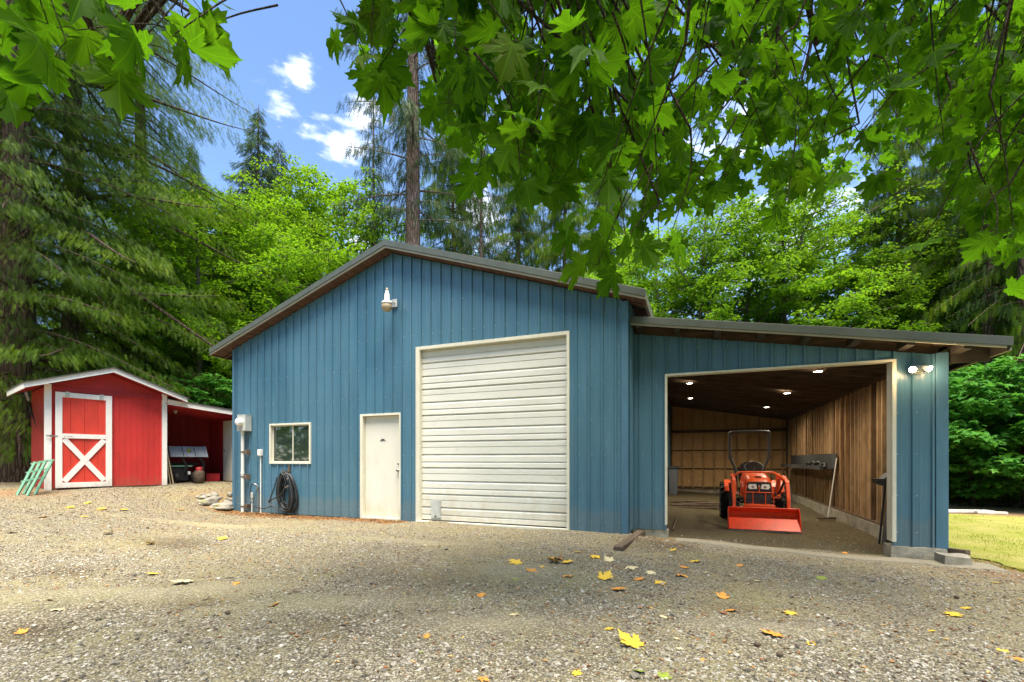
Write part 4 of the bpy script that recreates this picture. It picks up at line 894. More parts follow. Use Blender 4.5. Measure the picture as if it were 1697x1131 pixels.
for s_ in (-1, 1):
    m = MB(); m.prism([(s_ * .04, .80), (s_ * .175, .79), (s_ * .205, .83), (s_ * .185, .885), (s_ * .06, .885)], .880, .8945); hl = m.build('headlight', M['lens'], tr, bev=.006)
    m = MB(); m.lathe((s_ * .115, .882, .84), [(.028, 0), (.026, -.004), (0, -.006)], (0, 1, 0), 12); m.build('bulb', M['steel'], hl)
m = MB(); m.lathe((0, .885, .845), [(.025, 0), (.025, -.006), (0, -.008)], (0, 1, 0), 12); m.build('badge', M['steel'], tr)
m = MB(); m.box(-.24, .24, .91, .95, .48, .698)
for k in range(5): m.box(-.22, .22, .903, .9095, .51 + k * .038, .525 + k * .038)
m.build('grille', M['dark_grey'], tr)
m = MB()     # brush guard
for a, b in (((-.27, .84, .42), (-.27, .84, .72)), ((.27, .84, .42), (.27, .84, .72)), ((-.27, .84, .72), (.27, .84, .72)), ((-.27, .84, .45), (.27, .84, .45)), ((0, .84, .72), (0, .86, .86)), ((-.27, .84, .72), (-.22, .92, .93)), ((.27, .84, .72), (.22, .92, .93)), ((.27, .84, .60), (.48, 1.0, .74)), ((-.27, .84, .60), (-.48, 1.0, .74)), ((.12, .84, .45), (.12, .84, .72)), ((-.12, .84, .45), (-.12, .84, .72))): m.cyl(a, b, .0085, 8)
m.build('brush_guard', M['orange'], tr)
m = MB(); m.box(-.30, .30, .80, .90, .37, .46); m.box(-.22, .22, .90, 1.6, .36, .47); m.build('front_bumper', M['orange'], tr, bev=.012)
m = MB(); m.box(-.14, .14, .74, .80, .20, .36); m.box(-.10, .10, .76, 1.2, .22, .30); m.build('front_weight', M['steel'], tr, bev=.01)
m = MB(); m.box(-.20, .20, .96, 1.95, .44, .66); m.box(-.14, .14, 1.6, 2.4, .36, .62); m.box(-.42, .42, 1.62, 1.98, .42, .47); m.cyl((-.42, 1.18, .28), (.42, 1.18, .28), .05, 10); m.cyl((-.5, 2.28, .43), (.5, 2.28, .43), .07, 12); m.build('chassis', M['black'], tr, bev=.008)
def wheel(cx, cy, r, wd, lug, name='wheel'):
    tyre = MB(); prof = [(r * .55, -wd * .42), (r * .72, -wd * .5), (r * .90, -wd * .5), (r * .97, -wd * .40), (r * .98, 0), (r * .97, wd * .40), (r * .90, wd * .5), (r * .72, wd * .5), (r * .55, wd * .42)]
    tyre.lathe((cx, cy, r), prof, (1, 0, 0), 36)
    for k in range(lug):
        for sd_ in (-1, 1):
            a = 2 * math.pi * (k + (.5 if sd_ > 0 else 0)) / lug; a2 = a + .28
            p = Vector((cx + sd_ * wd * .50, cy + r * .965 * math.cos(a2), r + r * .965 * math.sin(a2))); q = Vector((cx - sd_ * .01, cy + r * .985 * math.cos(a), r + r * .985 * math.sin(a)))
            tyre.bar(p, q, .035, .05, up=(0, math.cos(a), math.sin(a)))
    root = tyre.build(name, M['rubber'], tr)
    rim = MB(); rim.lathe((cx, cy, r), [(r * .56, -wd * .42), (r * .52, -wd * .3), (r * .45, -wd * .1), (r * .2, -wd * .05), (r * .18, 0), (r * .2, wd * .05), (r * .45, wd * .1), (r * .52, wd * .3), (r * .56, wd * .42)], (1, 0, 0), 24); rim.lathe((cx, cy, r), [(0, -wd * .28), (r * .16, -wd * .28), (r * .16, wd * .28), (0, wd * .28)], (1, 0, 0), 12)
    rim.build('rim', M['orange'], root)
wheel(-.56, 2.28, .43, .28, 18); wheel(.56, 2.28, .43, .28, 18); wheel(-.46, 1.18, .28, .18, 16); wheel(.46, 1.18, .28, .18, 16)
for s_ in (-1, 1):
    m = MB(); a0 = []
    for i in range(9):
        a = R(20 + 130 * i / 8); a0.append((2.28 + .50 * math.cos(a), .43 + .50 * math.sin(a)))
    for (ya, za), (yb, zb) in zip(a0, a0[1:]):
        m.hexa([(s_ * .36, ya, za - .008), (s_ * .62, ya, za - .008), (s_ * .62, yb, zb - .008), (s_ * .36, yb, zb - .008), (s_ * .36, ya, za), (s_ * .62, ya, za), (s_ * .62, yb, zb), (s_ * .36, yb, zb)])
    m.build('fender', M['orange'], tr)
m = MB(); m.box(-.24, .24, 2.0, 2.42, .88, .98); m.prism([(-.25, .96), (.25, .96), (.25, 1.18), (.20, 1.29), (.12, 1.33), (-.12, 1.33), (-.20, 1.29), (-.25, 1.18)], 2.38, 2.46); m.build('seat', M['black'], tr, bev=.03)
m = MB(); m.tube([(.19 * math.cos(2 * math.pi * i / 24), 1.86 + .13 * math.sin(2 * math.pi * i / 24), 1.23 + .13 * math.sin(2 * math.pi * i / 24)) for i in range(24)], .014, 8, closed=True, caps=False); m.cyl((0, 1.86, 1.23), (0, 1.76, 1.05), .02, 8); m.bar((-.19, 1.86, 1.23), (.19, 1.86, 1.23), .02, .012); m.build('steering_wheel', M['black'], tr)
m = MB(); m.tube(smooth_pts([(-.34, 2.45, .72), (-.345, 2.47, 1.15), (-.40, 2.49, 1.32), (-.465, 2.5, 1.52), (-.47, 2.5, 1.9), (-.465, 2.5, 2.04), (-.39, 2.5, 2.10), (.31, 2.5, 2.10), (.385, 2.5, 2.04), (.39, 2.5, 1.9), (.385, 2.5, 1.52), (.32, 2.49, 1.32), (.265, 2.47, 1.15), (.26, 2.45, .72)], 4), .034, 10); m.box(-.505, -.43, 2.455, 2.545, 1.44, 1.53); m.box(.35, .425, 2.455, 2.545, 1.44, 1.53); m.build('roll_bar', M['dark_grey'], tr)
m = MB(); m.box(-.03, .03, 2.38, 2.41, 1.345, 1.39); m.build('warning_label', M['shed_white'], tr)
m = MB(); m.cyl((-.30, 1.9, .9), (-.32, 1.95, 1.22), .009, 6); m.lathe((-.32, 1.95, 1.22), [(0, -.02), (.018, 0), (0, .03)], n=8); m.cyl((.30, 1.7, .8), (.34, 1.66, 1.02), .009, 6); m.tube(smooth_pts([(-.33, .95, .9), (-.36, 1.05, .7), (-.3, 1.0, .5), (-.38, .9, .42)]), .010, 6); m.tube(smooth_pts([(.33, .95, .88), (.30, .9, .7), (.4, .85, .6), (.46, .7, .5)]), .010, 6); m.build('hoses_and_levers', M['black'], tr)
# ================================================================== bay contents
b_ = thing('wall_shelf', (3.05, 16.2, 1.0), 'long black shelf with raised back on the right stud wall of the bay', 'shelf'); O = b_.location
m = L(); m.box(2.78, 3.08, 13.4, 19.2, 1.0, 1.03); m.box(2.76, 2.785, 13.4, 19.2, 1.0, 1.10); m.build('shelf_board', M['dark_grey'], b_); m = L(); m.box(3.085, 3.10, 13.3, 19.2, 1.03, 1.40); m.build('back_panel', M['dark_grey'], b_)
b_ = thing('tool_bundle', (2.92, 14.5, 1.031), 'heap of black straps and bags on the near end of the wall shelf', 'bundle'); O = b_.location
m = L(); r_ = random.Random(3)
for k in range(12):
    y_ = 13.6 + k * .16; m.tube(smooth_pts([(2.84 + r_.uniform(0, .1), y_ - .25, 1.05), (2.9, y_ - .1, 1.09 + r_.uniform(0, .1)), (2.88, y_ + .1, 1.10 + r_.uniform(0, .08)), (2.93, y_ + .28, 1.05)], 4), r_.uniform(.02, .045), 7)
m.build('bundle', M['black'], b_)
b_ = thing('push_broom', (2.86, 13.0, g1(2.9, 13.0)), 'push broom with white pole leaning on the stud wall', 'broom'); O = b_.location
m = L(); m.cyl((2.86, 13.05, O.z + .08), (3.07, 13.2, O.z + 1.50), .014, 10); m.build('handle', M['shed_white'], b_)
m = L(); m.bar((2.62, 12.9, O.z + .075), (3.02, 13.12, O.z + .075), .07, .035); hd = m.build('head', M['timber'], b_); m = L(); m.bar((2.62, 12.9, O.z + .03), (3.02, 13.12, O.z + .03), .06, .055); m.build('bristles', M['tan'], hd)
b_ = thing('snow_shovel', (2.95, 9.9, g1(2.95, 9.9)), 'black shovel leaning with blade up against the stud wall near the bay opening', 'shovel'); O = b_.location
m = L(); m.cyl((2.88, 9.75, O.z), (3.03, 9.95, O.z + 1.05), .016, 8); m.build('handle', M['black'], b_)
m = L(); m.prism([(2.86, O.z + 1.12), (2.90, O.z + 1.03), (3.05, O.z + .98), (3.06, O.z + 1.22), (2.98, O.z + 1.12)], 9.85, 10.1); m.build('blade', M['dark_grey'], b_)
b_ = thing('spade', (3.0, 9.6, g1(3.0, 9.6)), 'dark steel spade standing by the right stud wall beside the shovel', 'spade'); O = b_.location
m = L(); m.cyl((2.98, 9.62, O.z + .35), (3.06, 9.75, O.z + 1.35), .015, 8); m.build('handle', M['black'], b_)
m = L(); m.prism([(2.90, O.z + .02), (2.98, O.z), (3.02, O.z + .40), (3.0, O.z + .62), (2.96, O.z + .62), (2.93, O.z + .40)], 9.52, 9.70); m.build('blade', M['dark_grey'], b_)
b_ = thing('wheelie_bin', (-.88, 18.5, g1(-.9, 18.5)), 'grey wheeled bin at the far left of the bay', 'bin'); O = b_.location
m = L(); z = O.z; m.hexa([(-1.03, 18.3, z), (-.76, 18.3, z), (-.76, 18.75, z), (-1.03, 18.75, z), (-1.06, 18.2, z + 1.0), (-.70, 18.2, z + 1.0), (-.70, 18.8, z + 1.0), (-1.06, 18.8, z + 1.0)]); m.build('body', M['bin_grey'], b_, bev=.015)
m = L(); m.prism([(18.17, z + 1.001), (18.83, z + 1.001), (18.83, z + 1.04), (18.5, z + 1.09), (18.17, z + 1.05)], -1.07, -.69, ax='x'); m.build('lid', M['dark_grey'], b_, bev=.01)
b_ = thing('floor_pole', (-.55, 10.5, g1(-.5, 10.5)), 'thin metal rod lying on the floor along the left side of the bay', 'rod'); O = b_.location
m = L(); p0 = hit(1115, 881); p1 = hit(1127, 846); m.cyl(p0 + Vector((0, 0, .03)), p1 + Vector((0, 0, .03)), .018, 8); m.build('rod', M['timber'], b_)
b_ = thing('plank_pile', (.0, 14.5, g1(0, 14.5)), 'low pile of dark planks on the bay floor behind the tractor', 'planks'); O = b_.location
r_ = random.Random(9)
m = L()
for k in range(7):
    x0_ = -.75 + r_.uniform(-.1, .5); yy = 14.0 + k * .28; m.bar((x0_, yy, O.z + .03 + .03 * (k % 2)), (x0_ + 1.1, yy + r_.uniform(-.2, .3), O.z + .04 + .04 * (k % 3)), .16, .028)
m.build('plank', M['timber'], b_)
# curb timber, footing rubble, boards
b_ = thing('curb_timber', (-.9, 7.6, g1(-.9, 7.6)), 'old rotting timber laid on the gravel at the corner between garage and bay', 'timber'); O = b_.location
p0 = hit(1024, 914); p1 = Vector((-.93, 8.4, 0)); m = L(); m.bar((p0.x, p0.y, p0.z + .0), (p1.x, p1.y, -.05), .13, .13); m.build('timber', M['timber'], b_, bev=.012)
b_ = thing('concrete_block', (3.35, 8.25, g1(3.35, 8.25)), 'broken concrete lump at the foot of the right bay corner', 'concrete lump'); O = b_.location
m = L(); rough_box(m, 3.12, 3.42, 8.10, 8.40, O.z - .1, O.z + .14, .018, 7); m.build('block', M['concrete'], b_)
m = L(); m.bar((3.33, 8.55, O.z + .15), (3.48, 8.35, O.z + .16), .09, .07); m.build('wood_scrap', M['timber'], b_)
for i, (u0, u1, v0_, v1_, lab) in enumerate(((1560, 1640, 848, 848.5, 'white board lying at the far edge of the lawn, left one'), (1618, 1668, 850, 851.5, 'thin white board lying at the far edge of the lawn, right one'))):
    p = hit(u0, v0_ + 2); q = hit(u1, v1_ + 2)
    b_ = thing('white_board', p, lab, 'board', 'white boards at the lawn edge'); O = b_.location; m = L(); m.bar(p + Vector((0, 0, .05)), q + Vector((0, 0, .05)), .28 - .15 * i, .06); m.build('board', M['shed_white'], b_)
# rocks by the left corner
r_ = random.Random(21)
t = NT('rock'); n = t.noise(4, 8, None, .7); mo = t.noise(2.2, 4)
M['rock'] = t.pbr(t.mix(t.ramp(mo, [(.56, 0), (.66, .8)]), t.mix(n, (.12, .11, .095), (.42, .39, .33)), (.17, .17, .04)), .9, t.bump(n, 1, .06), spec=.2)
NR = 30
rks = []
for i in range(NR):
    big_ = i in (0, 1)
    u, v, rr = ((368, 842, .26), (345, 836, .16))[i] if big_ else (r_.uniform(328, 384), r_.uniform(819, 842), r_.uniform(.035, .10))
    p = hit(u, v); seg, ring = 14, 9; vs = []; ph = [r_.uniform(0, 6) for _ in range(6)]
    ax_ = (rr * 1.4, rr * .9, rr * (.35 if i == 0 else .7)); ang = r_.uniform(0, 3) if i else 1.9
    for a in range(ring + 1):
        for b in range(seg):
            th_, f = math.pi * a / ring, 2 * math.pi * b / seg
            x, y, z = math.sin(th_) * math.cos(f), math.sin(th_) * math.sin(f), math.cos(th_)
            k = 1 + .16 * math.sin(3 * x + ph[0]) + .15 * math.sin(4 * y + ph[1]) + .13 * math.sin(5 * z + ph[2] + 2 * x) + .09 * math.sin(9 * x + 7 * y + ph[3]) + .06 * math.sin(13 * z + 11 * y + ph[4])
            X_, Y_, Z_ = x * ax_[0] * k, y * ax_[1] * k, z * ax_[2] * k; vs.append((X_ * math.cos(ang) - Y_ * math.sin(ang), X_ * math.sin(ang) + Y_ * math.cos(ang), Z_))
    m = MB(); m.add(vs, [(a * seg + b, a * seg + (b + 1) % seg, (a + 1) * seg + (b + 1) % seg, (a + 1) * seg + b) for a in range(ring) for b in range(seg)], 0, True)
    o = m.build('rock', M['rock']); o.location = (p.x, p.y, p.z + ax_[2] * .25)
    tag(o, {0: 'broad flat pale rock at the left foot of the blue wall', 1: 'larger mossy rock left of the flat pale rock'}.get(i, 'small mossy rubble rock in the bank left of the blue wall'), 'rock', 'rocks in the bank beside the garage')
    if i > 1: rks.append((u, o))
ORD = ['first', 'second', 'third', 'fourth', 'fifth', 'sixth', 'seventh', 'eighth', 'ninth', 'tenth', 'eleventh', 'twelfth', 'thirteenth', 'fourteenth', 'fifteenth', 'sixteenth']
rks.sort(key=lambda q: q[0]); NH = len(rks) // 2
for i, (u, o) in enumerate(rks): o['label'] = ORD[i if i < NH else len(rks) - 1 - i] + (' small rubble rock from the left end of the bank' if i < NH else ' small rubble rock left of the blue wall corner')
# ================================================================== leaves
def leaf_outline():
    h = [(.03, -.01), (.12, -.09), (.30, -.14), (.27, -.05), (.46, .00), (.36, .07), (.40, .13), (.29, .17), (.52, .24), (.53, .34), (.74, .46), (.58, .50), (.57, .60), (.42, .55), (.24, .43), (.27, .60), (.38, .72), (.25, .75), (.23, .88), (.11, .86), (0, 1.08)]
    return h + [(-x, y) for x, y in h[-2::-1]]
def leaf_template(seed=0, curl=.18, fold=.10):
    o_ = np.array(leaf_outline()); r = np.random.default_rng(seed); o_ = o_ * (1 + r.normal(0, .025, o_.shape))
    c = np.array([[0, .22]]); mid = c + (o_ - c) * .52
    xy = np.concatenate([c, mid, o_]); n = len(o_)
    ang = np.arctan2(xy[:, 0], xy[:, 1] + .02); d = np.hypot(xy[:, 0], xy[:, 1])
    z = -curl * d ** 2 + fold * d * (np.abs(((ang / R(42)) + .5) % 1 - .5)) + .02 * np.sin(xy[:, 0] * 7 + seed) 
    V = np.stack([xy[:, 0], xy[:, 1], z], 1); F = []
    for i in range(n):
        j = (i + 1) % n
        F.append((0, 1 + i, 1 + j)); F.append((1 + i, 1 + n + i, 1 + n + j)); F.append((1 + i, 1 + n + j, 1 + j))
    return V, np.array(F), np.concatenate([xy, np.zeros((len(xy), 1))], 1)
def norm(a): return a / np.maximum(np.linalg.norm(a, axis=-1, keepdims=True), 1e-9)
def place(T, pos, ydir, nrm, s, rnd, sx=None):
    V, F = T[0], T[1]; y = norm(ydir); z = norm(nrm - (nrm * y).sum(1, keepdims=True) * y); x = np.cross(y, z)
    if sx is None: sx = np.ones(len(pos))
    P = pos[:, None] + s[:, None, None] * ((V[None, :, 0:1] * sx[:, None, None]) * x[:, None] + V[None, :, 1:2] * y[:, None] + V[None, :, 2:3] * z[:, None])
    k = len(V); Fs = (F[None] + k * np.arange(len(pos))[:, None, None]).reshape(-1, F.shape[1])
    return P.reshape(-1, 3), Fs, np.repeat(rnd, k)
def merge(parts):
    V = []; F = []; Rr = []; U = []; b = 0
    for p in parts:
        V.append(p[0]); F.append(p[1] + b); Rr.append(p[2]); b += len(p[0])
        if len(p) > 3: U.append(p[3])
    return np.concatenate(V), np.concatenate(F), np.concatenate(Rr), (np.concatenate(U) if U else None)
RHOMB = (np.array([(0, 0, 0), (.34, .45, .10), (0, 1, -.05), (-.34, .45, .10)]), np.array([(0, 1, 2), (0, 2, 3)]))
STAR = (np.array([(0, 0, 0), (.30, -.05, .02), (.30, .22, .05), (.62, .50, 0), (.26, .50, .05), (0, 1.0, -.08), (-.26, .50, .05), (-.62, .50, 0), (-.30, .22, .05), (-.30, -.05, .02)]), np.array([(0, 1, 2), (0, 2, 4), (2, 3, 4), (0, 4, 6), (4, 5, 6), (0, 6, 8), (6, 7, 8), (0, 8, 9)]))
def frond(n, w, drop=.12, bw=.5):
    V = [(0, 0, 0), (.018, 1, -drop), (-.018, 1, -drop)]; F = [(0, 1, 2)]
    for i in range(n):
        y = .06 + .86 * i / (n - 1); L_ = w * (1 - .65 * y) * (.85 + .3 * ((i * 7) % 3) / 2); b = bw / n; z = -drop * y * y
        for s in (-1, 1):
            k = len(V); V += [(0, y - b, z), (0, y + b, z), (s * L_, y + L_ * .75, z - .12 * L_)]; F.append((k, k + 1, k + 2))
    return np.array(V), np.array(F)
FROND = frond(8, .42, .15, .22); FROND2 = frond(5, .34, .05, .26); NEED = frond(6, .22, .1, .25)
# -------- falling leaves on the ground (things)
rl = random.Random(31)
gl = [(1048, 1070, .20, 'dry_yellow', 'largest bright yellow maple leaf lying in the right foreground gravel'), (1283, 1058, .17, 'dry_orange', 'curled orange brown leaf on the gravel right of the big yellow leaf'), (1210, 1013, .15, 'dry_orange', 'pale orange maple leaf lying flat midway before the open bay'), (1580, 1021, .14, 'dry_yellow', 'yellow leaf on the gravel before the right corner of the bay'),
      (450, 1007, .11, 'dry_orange', 'orange maple leaf alone on the left gravel'), (305, 968, .17, 'dry_pale', 'pale cream maple leaf on the left gravel, farthest left of the pale ones'), (707, 1061, .07, 'dry_orange', 'small red orange leaf low in the centre foreground'), (855, 936, .15, 'dry_yellow', 'yellow maple leaf below the right edge of the roll-up door'),
      (917, 927, .17, 'dry_orange', 'orange maple leaf topmost in the cluster right of the roll-up door'), (1008, 1045, .11, 'dry_yellow', 'pale yellow leaf just up-left of the biggest yellow leaf'), (850, 1024, .09, 'dry_pale', 'cream oval leaf in the middle foreground'), (1361, 961, .09, 'leaf_green', 'green yellow leaf before the bay threshold'), (1100, 1024, .08, 'dry_pale', 'cream leaf right of centre on the gravel'), (168, 846, .15, 'dry_orange', 'orange leaf on the gravel slope before the shed door'), (1690, 1098, .16, 'dry_orange', 'orange leaf at the far right foreground')]
gl += [(u, v, s, c, None) for (u, v, s, c) in [(985, 925, .12, 'dry_yellow'), (1010, 931, .11, 'dry_pale'), (1060, 962, .1, 'dry_orange'), (1170, 950, .09, 'dry_pale'), (897, 942, .08, 'dry_yellow'), (1225, 938, .08, 'dry_orange'), (1095, 968, .1, 'dry_yellow'), (70, 858, .12, 'dry_orange'), (205, 846, .12, 'dry_yellow'), (140, 858, .1, 'dry_orange'), (300, 846, .1, 'dry_orange'), (920, 935, .14, 'dry_yellow'), (940, 935, .14, 'dry_yellow'), (880, 950, .11, 'dry_orange'), (942, 957, .11, 'dry_orange'), (857, 962, .09, 'leaf_green'), (958, 917, .09, 'dry_yellow'), (1045, 943, .12, 'dry_pale'), (1080, 951, .09, 'dry_pale'), (1002, 961, .14, 'dry_yellow'), (1023, 980, .13, 'dry_orange'), (1130, 955, .12, 'dry_orange'), (1152, 932, .13, 'dry_yellow'), (1115, 915, .08, 'dry_yellow'), (1135, 942, .1, 'dry_orange'), (796, 991, .1, 'dry_orange'), (1310, 1018, .12, 'dry_yellow'), (1197, 993, .09, 'dry_orange'), (1600, 1010, .1, 'dry_yellow'), (1650, 968, .08, 'dry_yellow'), (1125, 1080, .08, 'dry_pale'), (1120, 1062, .08, 'dry_pale'), (1345, 1072, .08, 'dry_yellow'), (1163, 1099, .06, 'dry_orange'), (1545, 1050, .07, 'dry_yellow'), (1460, 1053, .07, 'dry_brown'), (1255, 965, .07, 'dry_pale'), (370, 895, .12, 'dry_yellow'), (412, 873, .11, 'dry_pale'), (250, 903, .1, 'dry_yellow'), (325, 869, .1, 'dry_yellow'), (145, 835, .13, 'dry_yellow'), (115, 843, .11, 'dry_yellow'), (180, 886, .12, 'dry_pale'), (390, 970, .09, 'dry_orange'), (255, 954, .09, 'dry_yellow'), (95, 1014, .09, 'dry_pale'), (37, 1053, .1, 'dry_orange'), (20, 885, .12, 'dry_pale'), (632, 885, .08, 'dry_pale'), (705, 905, .06, 'dry_pale'), (1060, 1120, .1, 'leaf_green'), (1100, 1125, .12, 'leaf_green'), (955, 1122, .09, 'dry_yellow'), (800, 1128, .1, 'dry_orange'), (770, 1060, .06, 'dry_yellow'), (700, 1085, .06, 'leaf_green'), (1200, 1020, .07, 'dry_brown'), (1660, 1080, .1, 'dry_yellow'), (1440, 1040, .05, 'dry_pale'), (1400, 918, .08, 'dry_orange')]]
lt = [leaf_template(k, c_, f_) for k, (c_, f_) in enumerate(((.5, .4), (.25, .6), (.9, .3), (.1, .5)))]
gmesh = {}
names = {'dry_yellow': 'yellow', 'dry_orange': 'orange', 'dry_pale': 'pale', 'dry_brown': 'brown', 'leaf_green': 'greenish'}
lv = {}
for i, (u, v, s, c, lab) in enumerate(gl):
    key = (c, i % 4)
    if key not in gmesh:
        T_ = lt[i % 4]; mm = MB(); mm.add([tuple(q - np.array([0, .3, 0])) for q in T_[0]], [tuple(f) for f in T_[1].tolist()], 0, True); mm.tube([(0, -.3, .0), (.03, -.6, .03), (.02, -.95, 0)], .014, 5)
        ob = mm.build('fallen_leaf', M[c]); gmesh[key] = ob.data; bpy.data.objects.remove(ob)
    ob = bpy.data.objects.new('fallen_leaf', gmesh[key]); COL.objects.link(ob); p = hit(u, v); s = s * (1.05 if v < 1000 else .85 if v < 1035 else .8 if s > .15 else .6)
    ob.location = (p.x, p.y, p.z + s * .13); ob.scale = (s, s, s * .38); ob.rotation_euler = (rl.uniform(-.2, .2) + (math.pi if rl.random() < .5 else 0), rl.uniform(-.2, .2), rl.uniform(0, 6.28))
    if lab: tag(ob, lab, 'leaf', 'fallen maple leaves on the gravel')
    else:
        rg_ = ('left' if u < 560 else 'middle' if u < 1020 else 'right') + (' foreground' if v > 1000 else ' middle distance' if v > 920 else ' far side'); tag(ob, 'x', 'leaf', 'small fallen leaves on the gravel, ' + names[c]); lv.setdefault((names[c], rg_), []).append((u, ob))
for (cn, rg_), L9 in lv.items():
    for i, (u, ob) in enumerate(sorted(L9, key=lambda q: q[0])): ob['label'] = ('small ' if len(L9) == 1 else ORD[i] + ' small ') + cn + (' leaf lying' if len(L9) == 1 else ' leaf from the left') + ' in the ' + rg_ + ' of the gravel'
for i, (u, v) in enumerate(((377, 1022), (1292, 1092), (1255, 1072), (1585, 994), (245, 877))):
    p = hit(u, v); m = MB(); s = .018; m.lathe((0, 0, 0), [(0, -1.2 * s), (.7 * s, -.9 * s), (s, -.2 * s), (.9 * s, .5 * s), (.5 * s, 1.1 * s), (0, 1.4 * s)], (1, .2, .1), 12); ob = m.build('fir_cone', M['timber']); ob.location = (p.x, p.y, p.z + .016); tag(ob, 'small dark fir cone lying on the gravel', 'cone', 'fir cones on the gravel')
    ob['label'] = ['small dark fir cone on the left gravel by an orange leaf', 'fir cone at the right foreground edge of the gravel', 'fir cone beside the curled orange leaf on the right', 'fir cone on the gravel before the right bay corner', 'fir cone on the far left gravel near the shed'][i]
# -------- tree building
def tubes_np(paths, nseg=5):
    V = []; F = []; b = 0
    for pts, rad in paths:
        pts = np.asarray(pts, float); rad = np.asarray(rad, float); k = len(pts)
        d = np.gradient(pts, axis=0); d = norm(d); ref = np.where(np.abs(d[:, 2:3]) < .9, [[0, 0, 1.]], [[1., 0, 0]]); x = norm(np.cross(ref, d)); y = np.cross(d, x)
        a = np.arange(nseg) * 2 * np.pi / nseg
        P = pts[:, None] + rad[:, None, None] * (np.cos(a)[None, :, None] * x[:, None] + np.sin(a)[None, :, None] * y[:, None])
        V.append(P.reshape(-1, 3)); i, j = np.meshgrid(np.arange(k - 1), np.arange(nseg), indexing='ij'); j2 = (j + 1) % nseg
        F.append(np.stack([i * nseg + j, i * nseg + j2, (i + 1) * nseg + j2, (i + 1) * nseg + j], 2).reshape(-1, 4) + b); b += k * nseg
    return np.concatenate(V), np.concatenate(F)
def tree_root(name, parts_trunk, parts_limb, leaves, barkm, leafm, label, cat, group):
    root = empty(name, (0, 0, 0), 0, label, cat, group)
    V, F = tubes_np(parts_trunk, 14); np_mesh('trunk', V, F, M[barkm], root, smooth=True)
    if parts_limb: V, F = tubes_np(parts_limb, 4); np_mesh('limbs', V, F, M[barkm], root, smooth=True)
    np_mesh('crown', leaves[0], leaves[1], M[leafm], root, attrs={'rnd': leaves[2]}, uv=leaves[3] if len(leaves) > 3 else None)
    return root
def trunk_path(h, r0, lean, seed, wob=.15, r1=.03):
    r = np.random.default_rng(seed); z = np.linspace(-.3, h, 22); f = (z / h).clip(0, 1)
    x = lean[0] * f + wob * np.sin(f * 5 + r.uniform(0, 6)) * f; y = lean[1] * f + wob * np.sin(f * 4 + r.uniform(0, 6)) * f
    rad = r0 * (1 - f) ** .85 + r1 + r0 * .35 * np.exp(-np.maximum(z, 0) / .35); return np.stack([x, y, z], 1), rad
def on_path(P, z):
    return np.stack([np.interp(z, P[:, 2], P[:, 0]), np.interp(z, P[:, 2], P[:, 1]), z], -1)
def broadleaf(name, seed, h, cr, z0, nlimb, nclus, per, ls, leafm, label, cat='tree', group=None, T=RHOMB, r0=.16, flat=.28, barkm='bark_grey', lean=(0, 0), crad=.5, updir=.9):
    r = np.random.default_rng(seed); P, rad = trunk_path(h * .93, r0, lean, seed, .25); limbs = []; cl = []; cd = []
    for i in range(nlimb):
        f = (i + r.random()) / nlimb; z = z0 + (h * .95 - z0) * f; az = i * 2.4 + r.normal(0, .35); L_ = cr * (math.sin(math.pi * (.22 + .72 * f)) ** .7) * r.uniform(.7, 1.15) + .3
        p0 = on_path(P, np.array([z]))[0]; s = np.linspace(0, 1, 8); el = r.uniform(.15, .7) * (1.2 - .5 * f); d = np.array([math.cos(az), math.sin(az)])
        wob = r.normal(0, .12, 2); X = p0[0] + d[0] * L_ * s + wob[0] * s * s * L_; Y = p0[1] + d[1] * L_ * s + wob[1] * s * s * L_; Z = z + L_ * (el * s - .35 * s * s * el)
        path = np.stack([X, Y, Z], 1); limbs.append((path, (.035 + .02 * (1 - f)) * (1 - .85 * s) * (r0 / .16) ** .5))
        kk = max(2, int(round(nclus / nlimb * L_ / cr * 1.3)))
        for _ in range(kk):
            t_ = r.uniform(.25, 1.05) ** .8; c = np.array([np.interp(t_, s, X), np.interp(t_, s, Y), np.interp(t_, s, Z)]); off = r.normal(0, 1, 3) * np.array([.33, .33, .20]) * (.25 * cr + .25)
            q = c + off; cl.append(q); cd.append((d[0], d[1]))
            limbs.append((np.stack([c, (c + q) / 2 + [0, 0, .05], q]), np.array([.012, .008, .004])))
    cl = np.array(cl); cd = np.array(cd); n = len(cl) * per; idx = np.repeat(np.arange(len(cl)), per)
    rr_ = crad * r.uniform(.6, 1.3, len(cl))[idx] * np.sqrt(r.random(n)); aa = r.uniform(0, 6.283, n); tilt = r.normal(0, .22, (len(cl), 2))[idx]
    ox = rr_ * np.cos(aa); oy = rr_ * np.sin(aa); oz = r.normal(0, flat * crad * .35, n) + ox * tilt[:, 0] + oy * tilt[:, 1] - .35 * rr_ ** 2
    pos = cl[idx] + np.stack([ox, oy, oz], 1)
    yd = np.stack([np.cos(aa) + r.normal(0, .5, n), np.sin(aa) + r.normal(0, .5, n), -.35 + r.normal(0, .3, n)], 1)
    nr = np.stack([r.normal(0, .45, n), r.normal(0, .45, n), np.full(n, updir)], 1)
    rnd = np.clip(r.beta(2.2, 2.2, n) * .6 + r.random(len(cl))[idx] * .4, 0, 1)
    return tree_root(name, [(P, rad)], limbs, place(T, pos, yd, nr, ls * r.uniform(.7, 1.25, n), rnd), barkm, leafm, label, cat, group)
